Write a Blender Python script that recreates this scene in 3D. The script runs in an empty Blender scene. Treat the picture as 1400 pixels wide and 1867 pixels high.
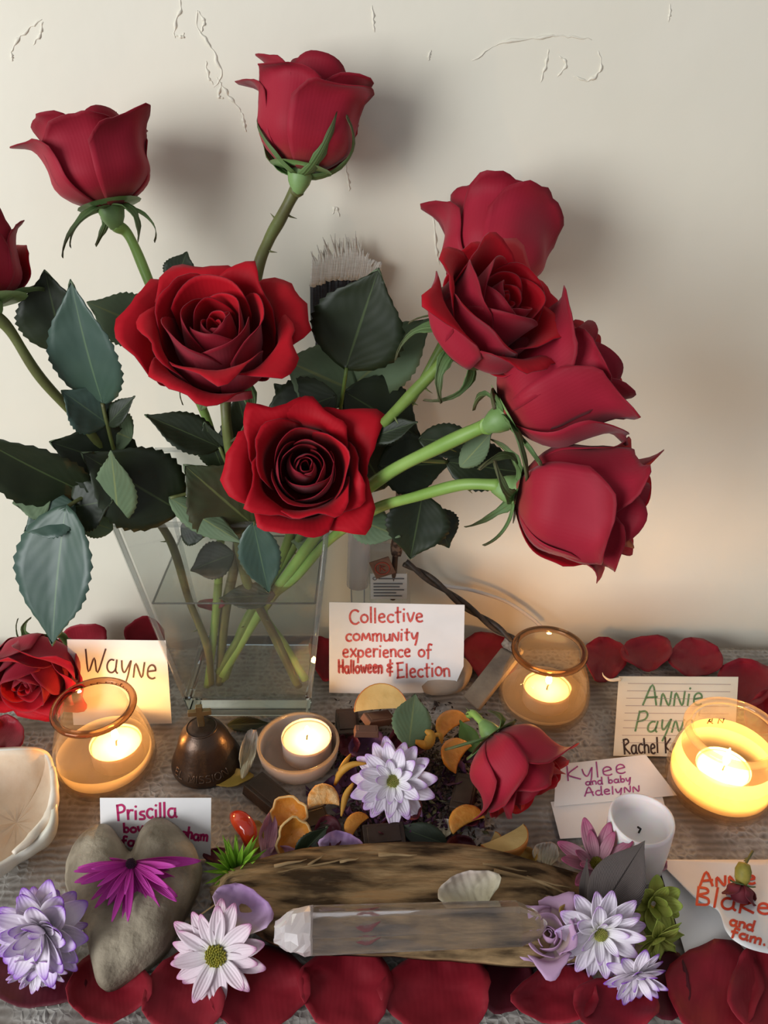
import bpy, math, random
import numpy as np
from mathutils import Vector, Matrix, noise

# ------------------------------------------------------------------ camera, world, light, exposure
SC = bpy.context.scene
COL = SC.collection
PITCH = math.radians(30.0)
FPX = 1450.0
CAMP = Vector((0, 0, 0.48))
cam_d = bpy.data.cameras.new('camera'); cam = bpy.data.objects.new('camera', cam_d); COL.objects.link(cam)
cam.location = CAMP; cam.rotation_euler = (math.pi / 2 - PITCH, 0, 0)
cam_d.sensor_fit = 'HORIZONTAL'; cam_d.sensor_width = 36; cam_d.lens = FPX / 1400 * 36; cam_d.clip_start = 0.01
SC.camera = cam

w = bpy.data.worlds.new('world'); SC.world = w; w.use_nodes = True
bg = w.node_tree.nodes['Background']; bg.inputs[0].default_value = (0.90, 0.92, 1.0, 1); bg.inputs[1].default_value = 0.34

win_d = bpy.data.lights.new('window_daylight', 'AREA'); win_d.shape = 'RECTANGLE'; win_d.size = 1.0; win_d.size_y = 1.15
win_d.energy = 40; win_d.color = (0.96, 0.98, 1.0)
win = bpy.data.objects.new('window_daylight', win_d); COL.objects.link(win)
win.location = (-1.45, -0.95, 0.66)
win.rotation_euler = (Vector((0.05, 0.56, 0.22)) - win.location).to_track_quat('-Z', 'Y').to_euler()

SC.view_settings.view_transform = 'Standard'; SC.view_settings.look = 'None'
SC.view_settings.gamma = 1.0; SC.view_settings.use_curve_mapping = False
SC.view_settings.exposure = 0.12
try:
    SC.cycles.transparent_max_bounces = 32
    SC.cycles.max_bounces = 10
    SC.cycles.sample_clamp_indirect = 4.0
except Exception:
    pass

# ------------------------------------------------------------------ pixel <-> place helpers
CR = Vector((1, 0, 0)); CU = Vector((0, math.sin(PITCH), math.cos(PITCH))); CT = Vector((0, -math.cos(PITCH), math.sin(PITCH)))
def ray(px, py):
    a = (px - 700) / FPX; b = (py - 933.5) / FPX
    return Vector((a, math.cos(PITCH) - math.sin(PITCH) * b, -math.sin(PITCH) - math.cos(PITCH) * b))
def gp(px, py, z=0.0):
    d = ray(px, py); return CAMP + d * ((z - CAMP.z) / d.z)
def yp(px, py, Y):
    d = ray(px, py); return CAMP + d * (Y / d.y)
def camvec(r, u, t):
    return (CR * r + CU * u + CT * t).normalized()
def depth_of(p):
    return -(Vector(p) - CAMP).dot(CT)
def pxm(p):            # metres per pixel at p
    return depth_of(p) / FPX
def plane_hit(px, py, P0, N):
    d = ray(px, py); return CAMP + d * ((P0 - CAMP).dot(N) / d.dot(N))

# ------------------------------------------------------------------ materials
MATS = {}
def _new(name):
    m = bpy.data.materials.new(name); m.use_nodes = True
    nt = m.node_tree
    for n in list(nt.nodes): nt.nodes.remove(n)
    out = nt.nodes.new('ShaderNodeOutputMaterial')
    return m, nt, out
def mat(name, col, rough=0.6, col2=None, nscale=60, bump=0.0, bscale=200, spec=0.4, metal=0, trans=None, sheen=0.0, coat=0.0, detail=4, sss=0.0, stretch=None, lo=.35, hi=.65):
    """procedural surface: two colours mixed by noise, noise bump; trans = translucent share"""
    if name in MATS: return MATS[name]
    m, nt, out = _new(name); N = nt.nodes; L = nt.links
    p = N.new('ShaderNodeBsdfPrincipled')
    p.inputs['Roughness'].default_value = rough; p.inputs['Metallic'].default_value = metal
    p.inputs['Specular IOR Level'].default_value = spec
    p.inputs['Sheen Weight'].default_value = sheen; p.inputs['Coat Weight'].default_value = coat
    if sss: p.inputs['Subsurface Weight'].default_value = sss; p.inputs['Subsurface Scale'].default_value = 0.004
    tc = N.new('ShaderNodeTexCoord')
    src = tc.outputs['Object']
    mp = N.new('ShaderNodeMapping'); mp.inputs['Location'].default_value = (3.137, 2.713, 1.931); mp.inputs['Scale'].default_value = stretch or (1, 1, 1); L.new(src, mp.inputs[0]); src = mp.outputs[0]
    nz = N.new('ShaderNodeTexNoise'); nz.inputs['Scale'].default_value = nscale; nz.inputs['Detail'].default_value = detail; L.new(src, nz.inputs['Vector'])
    rp = N.new('ShaderNodeValToRGB'); rp.color_ramp.elements[0].position = lo; rp.color_ramp.elements[1].position = hi
    rp.color_ramp.elements[0].color = (*col, 1); rp.color_ramp.elements[1].color = (*(col2 or col), 1)
    L.new(nz.outputs['Fac'], rp.inputs[0]); L.new(rp.outputs[0], p.inputs['Base Color'])
    if bump:
        b = N.new('ShaderNodeBump'); b.inputs['Strength'].default_value = bump; b.inputs['Distance'].default_value = 0.002
        n2 = N.new('ShaderNodeTexNoise'); n2.inputs['Scale'].default_value = bscale; n2.inputs['Detail'].default_value = 5; L.new(src, n2.inputs['Vector'])
        L.new(n2.outputs['Fac'], b.inputs['Height']); L.new(b.outputs[0], p.inputs['Normal'])
    res = p.outputs[0]
    if trans:
        t = N.new('ShaderNodeBsdfTranslucent'); L.new(rp.outputs[0], t.inputs[0])
        mx = N.new('ShaderNodeMixShader'); mx.inputs[0].default_value = trans
        L.new(p.outputs[0], mx.inputs[1]); L.new(t.outputs[0], mx.inputs[2]); res = mx.outputs[0]
    L.new(res, out.inputs[0])
    MATS[name] = m; return m

def uvmat(name, stops, rough=0.5, trans=0.15, vein=None, vein_w=0.03, ribs=0.0, ribscale=10, mottle=0.0, spec=0.4, sheen=0.0, axis='v', bump=0.25):
    """leaf / petal: colour ramp along the piece's own length (uv), midrib line, side veins as relief"""
    if name in MATS: return MATS[name]
    m, nt, out = _new(name); N = nt.nodes; L = nt.links
    p = N.new('ShaderNodeBsdfPrincipled'); p.inputs['Roughness'].default_value = rough; p.inputs['Specular IOR Level'].default_value = spec
    p.inputs['Sheen Weight'].default_value = sheen
    uv = N.new('ShaderNodeUVMap'); uv.uv_map = 'UVMap'
    sp = N.new('ShaderNodeSeparateXYZ'); L.new(uv.outputs[0], sp.inputs[0])
    rp = N.new('ShaderNodeValToRGB'); e = rp.color_ramp.elements
    while len(e) < len(stops): e.new(0.5)
    for i, (pos, c) in enumerate(stops): e[i].position = pos; e[i].color = (*c, 1)
    tc = N.new('ShaderNodeTexCoord')
    nz = N.new('ShaderNodeTexNoise'); nz.inputs['Scale'].default_value = 90; nz.inputs['Detail'].default_value = 4; L.new(tc.outputs['Object'], nz.inputs['Vector'])
    ma = N.new('ShaderNodeMath'); ma.operation = 'MULTIPLY_ADD'; L.new(nz.outputs['Fac'], ma.inputs[0]); ma.inputs[1].default_value = mottle; 
    ad = N.new('ShaderNodeMath'); ad.operation = 'SUBTRACT'; L.new(sp.outputs['Y'], ad.inputs[0]); ad.inputs[1].default_value = mottle * .5
    L.new(ad.outputs[0], ma.inputs[2]); L.new(ma.outputs[0], rp.inputs[0])
    colout = rp.outputs[0]
    au = N.new('ShaderNodeMath'); au.operation = 'SUBTRACT'; L.new(sp.outputs['X'], au.inputs[0]); au.inputs[1].default_value = 0.5
    ab = N.new('ShaderNodeMath'); ab.operation = 'ABSOLUTE'; L.new(au.outputs[0], ab.inputs[0])
    if vein:
        mr = N.new('ShaderNodeMapRange'); mr.inputs['From Min'].default_value = vein_w * .4; mr.inputs['From Max'].default_value = vein_w
        mr.inputs['To Min'].default_value = 1; mr.inputs['To Max'].default_value = 0; L.new(ab.outputs[0], mr.inputs[0])
        mx = N.new('ShaderNodeMix'); mx.data_type = 'RGBA'; L.new(mr.outputs[0], mx.inputs[0]); L.new(colout, mx.inputs[6]); mx.inputs[7].default_value = (*vein, 1)
        colout = mx.outputs[2]
    L.new(colout, p.inputs['Base Color'])
    # relief: ribs (v - k|u|)
    if ribs:
        k = N.new('ShaderNodeMath'); k.operation = 'MULTIPLY'; k.inputs[1].default_value = ribs; L.new(ab.outputs[0], k.inputs[0])
        s = N.new('ShaderNodeMath'); s.operation = 'SUBTRACT'; L.new(sp.outputs['Y'] if axis == 'v' else sp.outputs['X'], s.inputs[0])
        if axis == 'v': L.new(k.outputs[0], s.inputs[1])
        else: s.inputs[1].default_value = 0
        f = N.new('ShaderNodeMath'); f.operation = 'MULTIPLY'; f.inputs[1].default_value = ribscale * 6.283; L.new(s.outputs[0], f.inputs[0])
        sn = N.new('ShaderNodeMath'); sn.operation = 'SINE'; L.new(f.outputs[0], sn.inputs[0])
        add = N.new('ShaderNodeMath'); add.operation = 'MULTIPLY_ADD'; L.new(nz.outputs['Fac'], add.inputs[0]); add.inputs[1].default_value = 4.0; L.new(sn.outputs[0], add.inputs[2])
        b = N.new('ShaderNodeBump'); b.inputs['Strength'].default_value = bump; b.inputs['Distance'].default_value = 0.0006
        L.new(add.outputs[0], b.inputs['Height']); L.new(b.outputs[0], p.inputs['Normal'])
    t = N.new('ShaderNodeBsdfTranslucent'); L.new(colout, t.inputs[0])
    mx2 = N.new('ShaderNodeMixShader'); mx2.inputs[0].default_value = trans
    L.new(p.outputs[0], mx2.inputs[1]); L.new(t.outputs[0], mx2.inputs[2]); L.new(mx2.outputs[0], out.inputs[0])
    MATS[name] = m; return m

def thinglass(name, tint=(0.97, 0.98, 0.98), ior=1.45, rough=0.02, haze=0.0, hazecol=(.8, .8, .8)):
    if name in MATS: return MATS[name]
    m, nt, out = _new(name); N = nt.nodes; L = nt.links
    lw = N.new('ShaderNodeLayerWeight'); lw.inputs['Blend'].default_value = .5
    pw = N.new('ShaderNodeMath'); pw.operation = 'POWER'; L.new(lw.outputs['Facing'], pw.inputs[0]); pw.inputs[1].default_value = 4
    fr = N.new('ShaderNodeMath'); fr.operation = 'MULTIPLY_ADD'; L.new(pw.outputs[0], fr.inputs[0]); fr.inputs[1].default_value = .55 * (ior - 1) / .45; fr.inputs[2].default_value = ((ior - 1) / (ior + 1)) ** 2
    tr = N.new('ShaderNodeBsdfTransparent'); tr.inputs[0].default_value = (*tint, 1)
    gl = N.new('ShaderNodeBsdfGlossy'); gl.inputs['Roughness'].default_value = rough
    mx = N.new('ShaderNodeMixShader'); L.new(fr.outputs[0], mx.inputs[0])
    base = tr.outputs[0]
    if haze:
        df = N.new('ShaderNodeBsdfDiffuse'); df.inputs[0].default_value = (*hazecol, 1)
        tl = N.new('ShaderNodeBsdfTranslucent'); tl.inputs[0].default_value = (*hazecol, 1)
        m1 = N.new('ShaderNodeMixShader'); m1.inputs[0].default_value = 0.6; L.new(df.outputs[0], m1.inputs[1]); L.new(tl.outputs[0], m1.inputs[2])
        m2 = N.new('ShaderNodeMixShader'); m2.inputs[0].default_value = haze; L.new(base, m2.inputs[1]); L.new(m1.outputs[0], m2.inputs[2]); base = m2.outputs[0]
    L.new(base, mx.inputs[1]); L.new(gl.outputs[0], mx.inputs[2]); L.new(mx.outputs[0], out.inputs[0])
    MATS[name] = m; return m
def realglass(name, col=(1, 1, 1), rough=0.0, ior=1.45, milk=0.0, milkcol=(.8, .8, .8)):
    if name in MATS: return MATS[name]
    m, nt, out = _new(name); N = nt.nodes; L = nt.links
    g = N.new('ShaderNodeBsdfGlass'); g.inputs['Color'].default_value = (*col, 1); g.inputs['Roughness'].default_value = rough; g.inputs['IOR'].default_value = ior
    res = g.outputs[0]
    if milk:
        d = N.new('ShaderNodeBsdfDiffuse'); d.inputs[0].default_value = (*milkcol, 1)
        t = N.new('ShaderNodeBsdfTranslucent'); t.inputs[0].default_value = (*milkcol, 1)
        m1 = N.new('ShaderNodeMixShader'); m1.inputs[0].default_value = .5; L.new(d.outputs[0], m1.inputs[1]); L.new(t.outputs[0], m1.inputs[2])
        m2 = N.new('ShaderNodeMixShader'); m2.inputs[0].default_value = milk; L.new(res, m2.inputs[1]); L.new(m1.outputs[0], m2.inputs[2]); res = m2.outputs[0]
    L.new(res, out.inputs[0]); MATS[name] = m; return m
def emis(name, col, s):
    if name in MATS: return MATS[name]
    m, nt, out = _new(name); e = nt.nodes.new('ShaderNodeEmission'); e.inputs[0].default_value = (*col, 1); e.inputs[1].default_value = s
    nt.links.new(e.outputs[0], out.inputs[0]); MATS[name] = m; return m

ROSE_OUT = uvmat('rose_petal_back', [(0, (.30, .05, .03)), (.22, (.33, .010, .026)), (.75, (.33, .009, .028)), (1, (.23, .004, .015))], rough=.62, trans=.10, ribs=.01, ribscale=26, axis='u', sheen=.10, spec=.22, bump=.03, mottle=.15)
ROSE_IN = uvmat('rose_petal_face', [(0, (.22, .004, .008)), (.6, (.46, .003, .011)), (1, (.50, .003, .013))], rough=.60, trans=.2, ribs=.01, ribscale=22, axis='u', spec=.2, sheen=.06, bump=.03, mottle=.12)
ROSE_LOOSE = uvmat('loose_petal_red', [(0, (.17, .003, .010)), (.5, (.21, .004, .013)), (1, (.27, .006, .018))], rough=.55, trans=.08, ribs=.01, ribscale=18, axis='u', spec=.3, sheen=.05, bump=.04, mottle=.5)
ROSE_DARK = uvmat('loose_petal_dark', [(0, (.05, .003, .008)), (1, (.09, .004, .012))], rough=.55, trans=.05, ribs=.01, ribscale=18, axis='u', spec=.3, mottle=.5, bump=.04)
LEAF_T = uvmat('leaf_top', [(0, (.017, .026, .008)), (.5, (.012, .020, .007)), (1, (.017, .025, .008))], rough=.52, trans=.06, vein=(.05, .075, .025), vein_w=.018, ribs=1.1, ribscale=7, mottle=.6, spec=.4, bump=.05)
LEAF_B = uvmat('leaf_underside', [(0, (.14, .20, .105)), (.5, (.12, .175, .095)), (1, (.14, .19, .105))], rough=.65, trans=.12, vein=(.20, .24, .10), vein_w=.03, ribs=1.1, ribscale=7, mottle=.5, spec=.25, bump=.08)
LEAF_SHEEN = uvmat('leaf_blue_sheen', [(0, (.045, .085, .055)), (.5, (.038, .075, .056)), (1, (.045, .085, .06))], rough=.46, trans=.06, vein=(.09, .15, .08), vein_w=.018, ribs=1.1, ribscale=6, mottle=.6, spec=.55, bump=.05)  # glossier leaf; bluish daylight highlight painted into its base colour
LEAF_BROWN = uvmat('leaf_bronzed', [(0, (.05, .06, .018)), (.5, (.045, .04, .014)), (1, (.035, .05, .018))], rough=.5, trans=.10, vein=(.12, .13, .04), vein_w=.02, ribs=1.1, ribscale=6, mottle=.8, bump=.12)
SEPAL = uvmat('sepal_green', [(0, (.13, .22, .07)), (.5, (.10, .17, .06)), (1, (.08, .07, .03))], rough=.6, trans=.1, vein=(.2, .3, .12), vein_w=.04, ribs=.01, ribscale=5, axis='u', spec=.3)
HIP = mat('hip_green', (.14, .25, .07), .5, (.20, .32, .12), 80)
STEM = mat('stem_green', (.085, .13, .022), .5, (.16, .25, .05), 25, bump=.2, bscale=120)
STEM_B = mat('stem_brown', (.085, .075, .025), .5, (.12, .15, .04), 30, bump=.25, bscale=120)
STEM_L = mat('stem_lime', (.17, .30, .055), .45, (.24, .38, .09), 30)
GLASS = thinglass('clear_glass', (.93, .94, .935), haze=.03)
GLASS_EDGE = realglass('glass_edge', (.93, .96, .96))
GLASS_LINE = thinglass('glass_line', (.80, .82, .82), haze=.14, hazecol=(.75, .77, .77))
JAR = thinglass('jar_glass', (.88, .84, .78), haze=.06, hazecol=(.85, .70, .55))
JAR_RIM = realglass('jar_rim_glass', (.70, .55, .42))
WATERM = thinglass('water_skin', (.90, .92, .90), ior=1.33, haze=.03)
PAPER = mat('card_paper', (.80, .79, .77), .7, (.84, .83, .81), 40, trans=.08)
PAPER_Y = mat('lined_paper', (.80, .76, .62), .7, (.84, .80, .66), 40, trans=.08)
WAX = mat('candle_wax', (.90, .84, .70), .45, (.93, .88, .76), 30, sss=.4, trans=.25)
WAX_W = mat('white_wax', (.78, .72, .69), .45, (.81, .76, .73), 30, sss=.5)
TIN = mat('tealight_cup', (.74, .62, .54), .35, (.78, .67, .60), 40, trans=.35)
WICK = mat('wick', (.02, .018, .015), .9)
FLAME = emis('flame_light', (1.0, .50, .14), 300)
FLAME_M = emis('flame_light_bright', (1.0, .51, .145), 520)
FLAME_B = emis('flame_light_tall', (1.0, .52, .15), 900)

# ------------------------------------------------------------------ object helpers
ORG = {}
def link(o): COL.objects.link(o); return o
def thing(name, label, cat, loc, group=None):
    o = bpy.data.objects.new(name, None); link(o); o.location = loc; o.empty_display_size = .01
    o['label'] = label; o['category'] = cat
    if group: o['group'] = group
    ORG[o.name] = Vector(loc); return o
def mesh(name, verts, faces, mats, uvs=None, smooth=True):
    me = bpy.data.meshes.new(name); me.from_pydata([tuple(v) for v in verts], [], faces)
    for m in (mats if isinstance(mats, (list, tuple)) else [mats]): me.materials.append(m)
    if smooth: me.polygons.foreach_set('use_smooth', [True] * len(me.polygons))
    if uvs:
        ul = me.uv_layers.new(name='UVMap')
        li = np.empty(len(me.loops), dtype=np.int32); me.loops.foreach_get('vertex_index', li)
        ul.data.foreach_set('uv', np.array(uvs, dtype=np.float32)[li].ravel())
    me.update(); return me
def part(name, verts, faces, mats, parent=None, uvs=None, smooth=True, thick=0, label=None, kind=None, bevel=0, sub=0, two=False):
    """verts in world space; parent = a thing or one of its parts"""
    org = ORG[parent.name] if parent else Vector((0, 0, 0))
    o = bpy.data.objects.new(name, mesh(name, [Vector(v) - org for v in verts], faces, mats, uvs, smooth)); link(o)
    if parent: o.parent = parent; ORG[o.name] = org
    finish(o, thick, bevel, sub, two)
    if label: o['label'] = label
    if kind: o['kind'] = kind
    return o
def finish(o, thick=0, bevel=0, sub=0, two=False):
    if sub:
        s = o.modifiers.new('sub', 'SUBSURF'); s.levels = sub; s.render_levels = sub
    if thick:
        s = o.modifiers.new('solid', 'SOLIDIFY'); s.thickness = thick; s.offset = -1
        if two: s.material_offset = 1
    if bevel:
        b = o.modifiers.new('bevel', 'BEVEL'); b.width = bevel; b.segments = 2
def solo(name, label, cat, verts, faces, mats, group=None, uvs=None, smooth=True, thick=0, bevel=0, kind=None, two=False, sub=0):
    """a thing that is one mesh, origin at its own base"""
    vs = [Vector(v) for v in verts]
    c = sum(vs, Vector()) / len(vs); c.z = min(v.z for v in vs)
    o = bpy.data.objects.new(name, mesh(name, [v - c for v in vs], faces, mats, uvs, smooth)); link(o); o.location = c
    ORG[o.name] = c; finish(o, thick, bevel, sub, two)
    o['label'] = label; o['category'] = cat
    if group: o['group'] = group
    if kind: o['kind'] = kind
    return o
def struct(name, verts, faces, m, smooth=False, parent=None):
    o = part(name, verts, faces, m, parent, smooth=smooth)
    ORG[o.name] = Vector((0, 0, 0))
    if not parent: o['kind'] = 'structure'
    return o
def grid(nu, nv, f):
    vs, uv, fs = [], [], []
    for j in range(nv + 1):
        for i in range(nu + 1):
            u, v = i / nu, j / nv; vs.append(f(u, v)); uv.append((u, v))
    W = nu + 1
    for j in range(nv):
        for i in range(nu):
            a = j * W + i; fs.append((a, a + 1, a + 1 + W, a + W))
    return vs, fs, uv
def box(x0, x1, y0, y1, z0, z1):
    v = [(x, y, z) for z in (z0, z1) for y in (y0, y1) for x in (x0, x1)]
    f = [(0, 2, 3, 1), (4, 5, 7, 6), (0, 1, 5, 4), (2, 6, 7, 3), (0, 4, 6, 2), (1, 3, 7, 5)]
    return v, f
def catmull(pts, n=8):
    P = [Vector(p) for p in pts]
    if len(P) < 3: return [P[0].lerp(P[-1], i / n) for i in range(n + 1)]
    P = [2 * P[0] - P[1]] + P + [2 * P[-1] - P[-2]]
    out = []
    for k in range(1, len(P) - 2):
        a, b, c, d = P[k - 1:k + 3]
        for i in range(n):
            t = i / n
            out.append(.5 * (2 * b + (c - a) * t + (2 * a - 5 * b + 4 * c - d) * t * t + (3 * b - a - 3 * c + d) * t ** 3))
    out.append(P[-2]); return out
def tube(path, rad, n=8, cap=True, jitter=0):
    path = [Vector(p) for p in path]; m = len(path)
    r = rad if callable(rad) else (lambda t: rad)
    vs, fs = [], []
    t0 = (path[1] - path[0]).normalized(); up = Vector((0, 0, 1)) if abs(t0.z) < .9 else Vector((1, 0, 0))
    nrm = (up - t0 * up.dot(t0)).normalized()
    for i, p in enumerate(path):
        t = (path[min(i + 1, m - 1)] - path[max(i - 1, 0)]).normalized()
        nrm = (nrm - t * nrm.dot(t)).normalized(); b = t.cross(nrm)
        for k in range(n):
            a = 2 * math.pi * k / n; rr = r(i / (m - 1)) * (1 + (jitter * (noise.noise(p * 150 + Vector((k, 0, 0))) if jitter else 0)))
            vs.append(p + (nrm * math.cos(a) + b * math.sin(a)) * rr)
    for i in range(m - 1):
        for k in range(n):
            a = i * n + k; b2 = i * n + (k + 1) % n; fs.append((a, b2, b2 + n, a + n))
    if cap: fs.append(tuple(range(n - 1, -1, -1))); fs.append(tuple(range((m - 1) * n, m * n)))
    return vs, fs
def lathe(profile, c, n=40, axis=None, closed=False, wob=None):
    """profile [(r,z)] round axis (default up) from c"""
    c = Vector(c); M = Matrix.Identity(3) if axis is None else Vector(axis).to_track_quat('Z', 'Y').to_matrix()
    vs, fs = [], []; m = len(profile)
    for (r, z) in profile:
        for k in range(n):
            a = 2 * math.pi * k / n; q = wob(a, r, z) if wob else 1
            vs.append(c + M @ Vector((r * q * math.cos(a), r * q * math.sin(a), z)))
    for i in range(m - 1 + (1 if closed else 0)):
        for k in range(n):
            a = i * n + k; b = i * n + (k + 1) % n; j = (i + 1) % m
            fs.append((a, b, j * n + (k + 1) % n, j * n + k))
    return vs, fs
def merge(*ms):
    vs, fs = [], []
    for v, f in ms:
        o = len(vs); vs += list(v); fs += [tuple(i + o for i in q) for q in f]
    return vs, fs
R = random.Random(7)
def sm(a, b, x):
    t = max(0, min(1, (x - a) / (b - a))); return t * t * (3 - 2 * t)

# ------------------------------------------------------------------ the setting
WALLY = 0.60
wall_m, nt, out = _new('wall_plaster'); N = nt.nodes; L = nt.links
p = N.new('ShaderNodeBsdfPrincipled'); p.inputs['Roughness'].default_value = .55; p.inputs['Specular IOR Level'].default_value = .25
tc = N.new('ShaderNodeTexCoord')
n1 = N.new('ShaderNodeTexNoise'); n1.inputs['Scale'].default_value = 9; n1.inputs['Detail'].default_value = 6; L.new(tc.outputs['Object'], n1.inputs['Vector'])
rp = N.new('ShaderNodeValToRGB'); rp.color_ramp.elements[0].position = .3; rp.color_ramp.elements[1].position = .7
rp.color_ramp.elements[0].color = (.73, .69, .565, 1); rp.color_ramp.elements[1].color = (.76, .72, .60, 1); L.new(n1.outputs['Fac'], rp.inputs[0]); L.new(rp.outputs[0], p.inputs['Base Color'])
n2 = N.new('ShaderNodeTexNoise'); n2.inputs['Scale'].default_value = 38; n2.inputs['Detail'].default_value = 5; L.new(tc.outputs['Object'], n2.inputs['Vector'])
b = N.new('ShaderNodeBump'); b.inputs['Strength'].default_value = .10; b.inputs['Distance'].default_value = .004; L.new(n2.outputs['Fac'], b.inputs['Height']); L.new(b.outputs[0], p.inputs['Normal'])
L.new(p.outputs[0], out.inputs[0])
wall = struct('wall_back', *box(-2.2, 2.2, WALLY, WALLY + .1, -.76, 2.0), wall_m)
RIDGES = [[(20, 95), (30, 75), (50, 55), (75, 35)], [(60, 80), (75, 60), (78, 40)], [(320, 70), (318, 45), (330, 20), (330, -5)], [(360, 20), (360, 50), (380, 80), (395, 110), (405, 135), (390, 160)],
          [(395, 140), (410, 165), (425, 185), (440, 205)], [(375, 110), (380, 140), (390, 155)], [(860, 112), (910, 80), (970, 70), (1020, 65), (1080, 72)], [(1090, 90), (1095, 115), (1090, 135), (1070, 147), (1045, 138)],
          [(1000, 90), (995, 120), (985, 150)], [(1222, 5), (1217, 40)], [(785, 90), (780, 112)], [(630, 300), (636, 350)], [(605, 390), (612, 380), (620, 395)], [(790, 395), (795, 450), (800, 482)], [(678, 10), (683, 58)],
          [(338, 60), (330, 68), (320, 64)], [(362, 22), (372, 40), (366, 58)], [(1020, 100), (1030, 118), (1015, 140)], [(440, 205), (446, 225), (450, 240)], [(20, 95), (22, 112)], [(405, 150), (398, 172), (408, 178)]]
for rr in RIDGES:
    P = catmull([yp(x, y, WALLY) for x, y in rr], 8)
    P = [q + Vector((noise.noise(q * 300) * .0012, 0, noise.noise(q * 300 + Vector((9, 0, 0))) * .0012)) for q in P]
    o = struct('plaster_ridge', *tube(P, lambda t: .00062 * (.35 + math.sin(math.pi * t)) * (1 + .5 * math.sin(t * 23)), 7, jitter=.5), wall_m, True, wall)
flm = mat('floor_boards', (.20, .13, .08), .5, (.26, .17, .10), 4, stretch=(1, 12, 1))
struct('floor', *box(-2.2, 2.2, -2.2, WALLY, -.80, -.76), flm)

woodm = mat('table_wood', (.16, .09, .05), .5, (.22, .13, .07), 8, stretch=(1, 10, 10))
TB = .578
tb = thing('altar_table', 'low wooden altar table hidden under the pale lace cloth', 'table', (0, .2, -.76))
part('tabletop', *box(-.62, .62, -.08, TB - .004, -.03, -.004), woodm, tb, smooth=False, bevel=.003)
for sx in (-.57, .57):
    for sy in (-.03, TB - .05): part('leg', *box(sx - .025, sx + .025, sy - .025, sy + .025, -.76, -.03), woodm, tb, smooth=False)
# lace cloth
cm, nt, out = _new('lace_cloth'); N = nt.nodes; L = nt.links
p = N.new('ShaderNodeBsdfPrincipled'); p.inputs['Roughness'].default_value = .9; p.inputs['Specular IOR Level'].default_value = .1
tc = N.new('ShaderNodeTexCoord')
nw = N.new('ShaderNodeTexNoise'); nw.inputs['Scale'].default_value = 60; L.new(tc.outputs['Object'], nw.inputs['Vector'])
va = N.new('ShaderNodeVectorMath'); va.operation = 'MULTIPLY_ADD'; L.new(nw.outputs['Color'], va.inputs[0]); va.inputs[1].default_value = (.004, .004, .004); L.new(tc.outputs['Object'], va.inputs[2])
vo = N.new('ShaderNodeTexVoronoi'); vo.feature = 'DISTANCE_TO_EDGE'; vo.inputs['Scale'].default_value = 190; L.new(va.outputs[0], vo.inputs['Vector'])
vo2 = N.new('ShaderNodeTexVoronoi'); vo2.inputs['Scale'].default_value = 62; L.new(va.outputs[0], vo2.inputs['Vector'])
mr = N.new('ShaderNodeMapRange'); mr.inputs['From Min'].default_value = .0; mr.inputs['From Max'].default_value = .42; mr.inputs['To Min'].default_value = 1; mr.inputs['To Max'].default_value = 0; L.new(vo.outputs['Distance'], mr.inputs[0])
wv = N.new('ShaderNodeTexWave'); wv.wave_type = 'BANDS'; wv.bands_direction = 'Y'; wv.inputs['Scale'].default_value = 55; wv.inputs['Distortion'].default_value = 3.5; wv.inputs['Detail'].default_value = 3; L.new(tc.outputs['Object'], wv.inputs['Vector'])
ml = N.new('ShaderNodeMath'); ml.operation = 'MULTIPLY'; L.new(mr.outputs[0], ml.inputs[0]); 
nn = N.new('ShaderNodeTexNoise'); nn.inputs['Scale'].default_value = 24; nn.inputs['Detail'].default_value = 5; L.new(tc.outputs['Object'], nn.inputs['Vector'])
mr2 = N.new('ShaderNodeMapRange'); mr2.inputs['From Min'].default_value = .38; mr2.inputs['From Max'].default_value = .62; L.new(nn.outputs['Fac'], mr2.inputs[0]); L.new(mr2.outputs[0], ml.inputs[1])
ad = N.new('ShaderNodeMath'); ad.operation = 'MULTIPLY_ADD'; L.new(wv.outputs['Fac'], ad.inputs[0]); ad.inputs[1].default_value = .30; L.new(ml.outputs[0], ad.inputs[2])
mx = N.new('ShaderNodeMix'); mx.data_type = 'RGBA'; L.new(ad.outputs[0], mx.inputs[0]); mx.inputs[6].default_value = (.185, .160, .135, 1); mx.inputs[7].default_value = (.42, .40, .36, 1)
L.new(mx.outputs[2], p.inputs['Base Color'])
b = N.new('ShaderNodeBump'); b.inputs['Strength'].default_value = .6; b.inputs['Distance'].default_value = .0015; L.new(ad.outputs[0], b.inputs['Height']); L.new(b.outputs[0], p.inputs['Normal'])
L.new(p.outputs[0], out.inputs[0])
def clothf(u, v):
    x = -.63 + 1.26 * u; y = -.085 + (TB + .088) * v
    z = -.0012 + .0012 * noise.noise(Vector((x * 9, y * 14, 0))) 
    if v > .995: y += .002 * noise.noise(Vector((x * 90, 0, 0))); z -= .002
    return Vector((x, y, min(z, 0)))
v, f, uv = grid(150, 110, clothf)
cl = solo('tablecloth', 'grey-white lace cloth spread over the whole altar table', 'tablecloth', v, f, cm, uvs=uv, thick=.0012)

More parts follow.
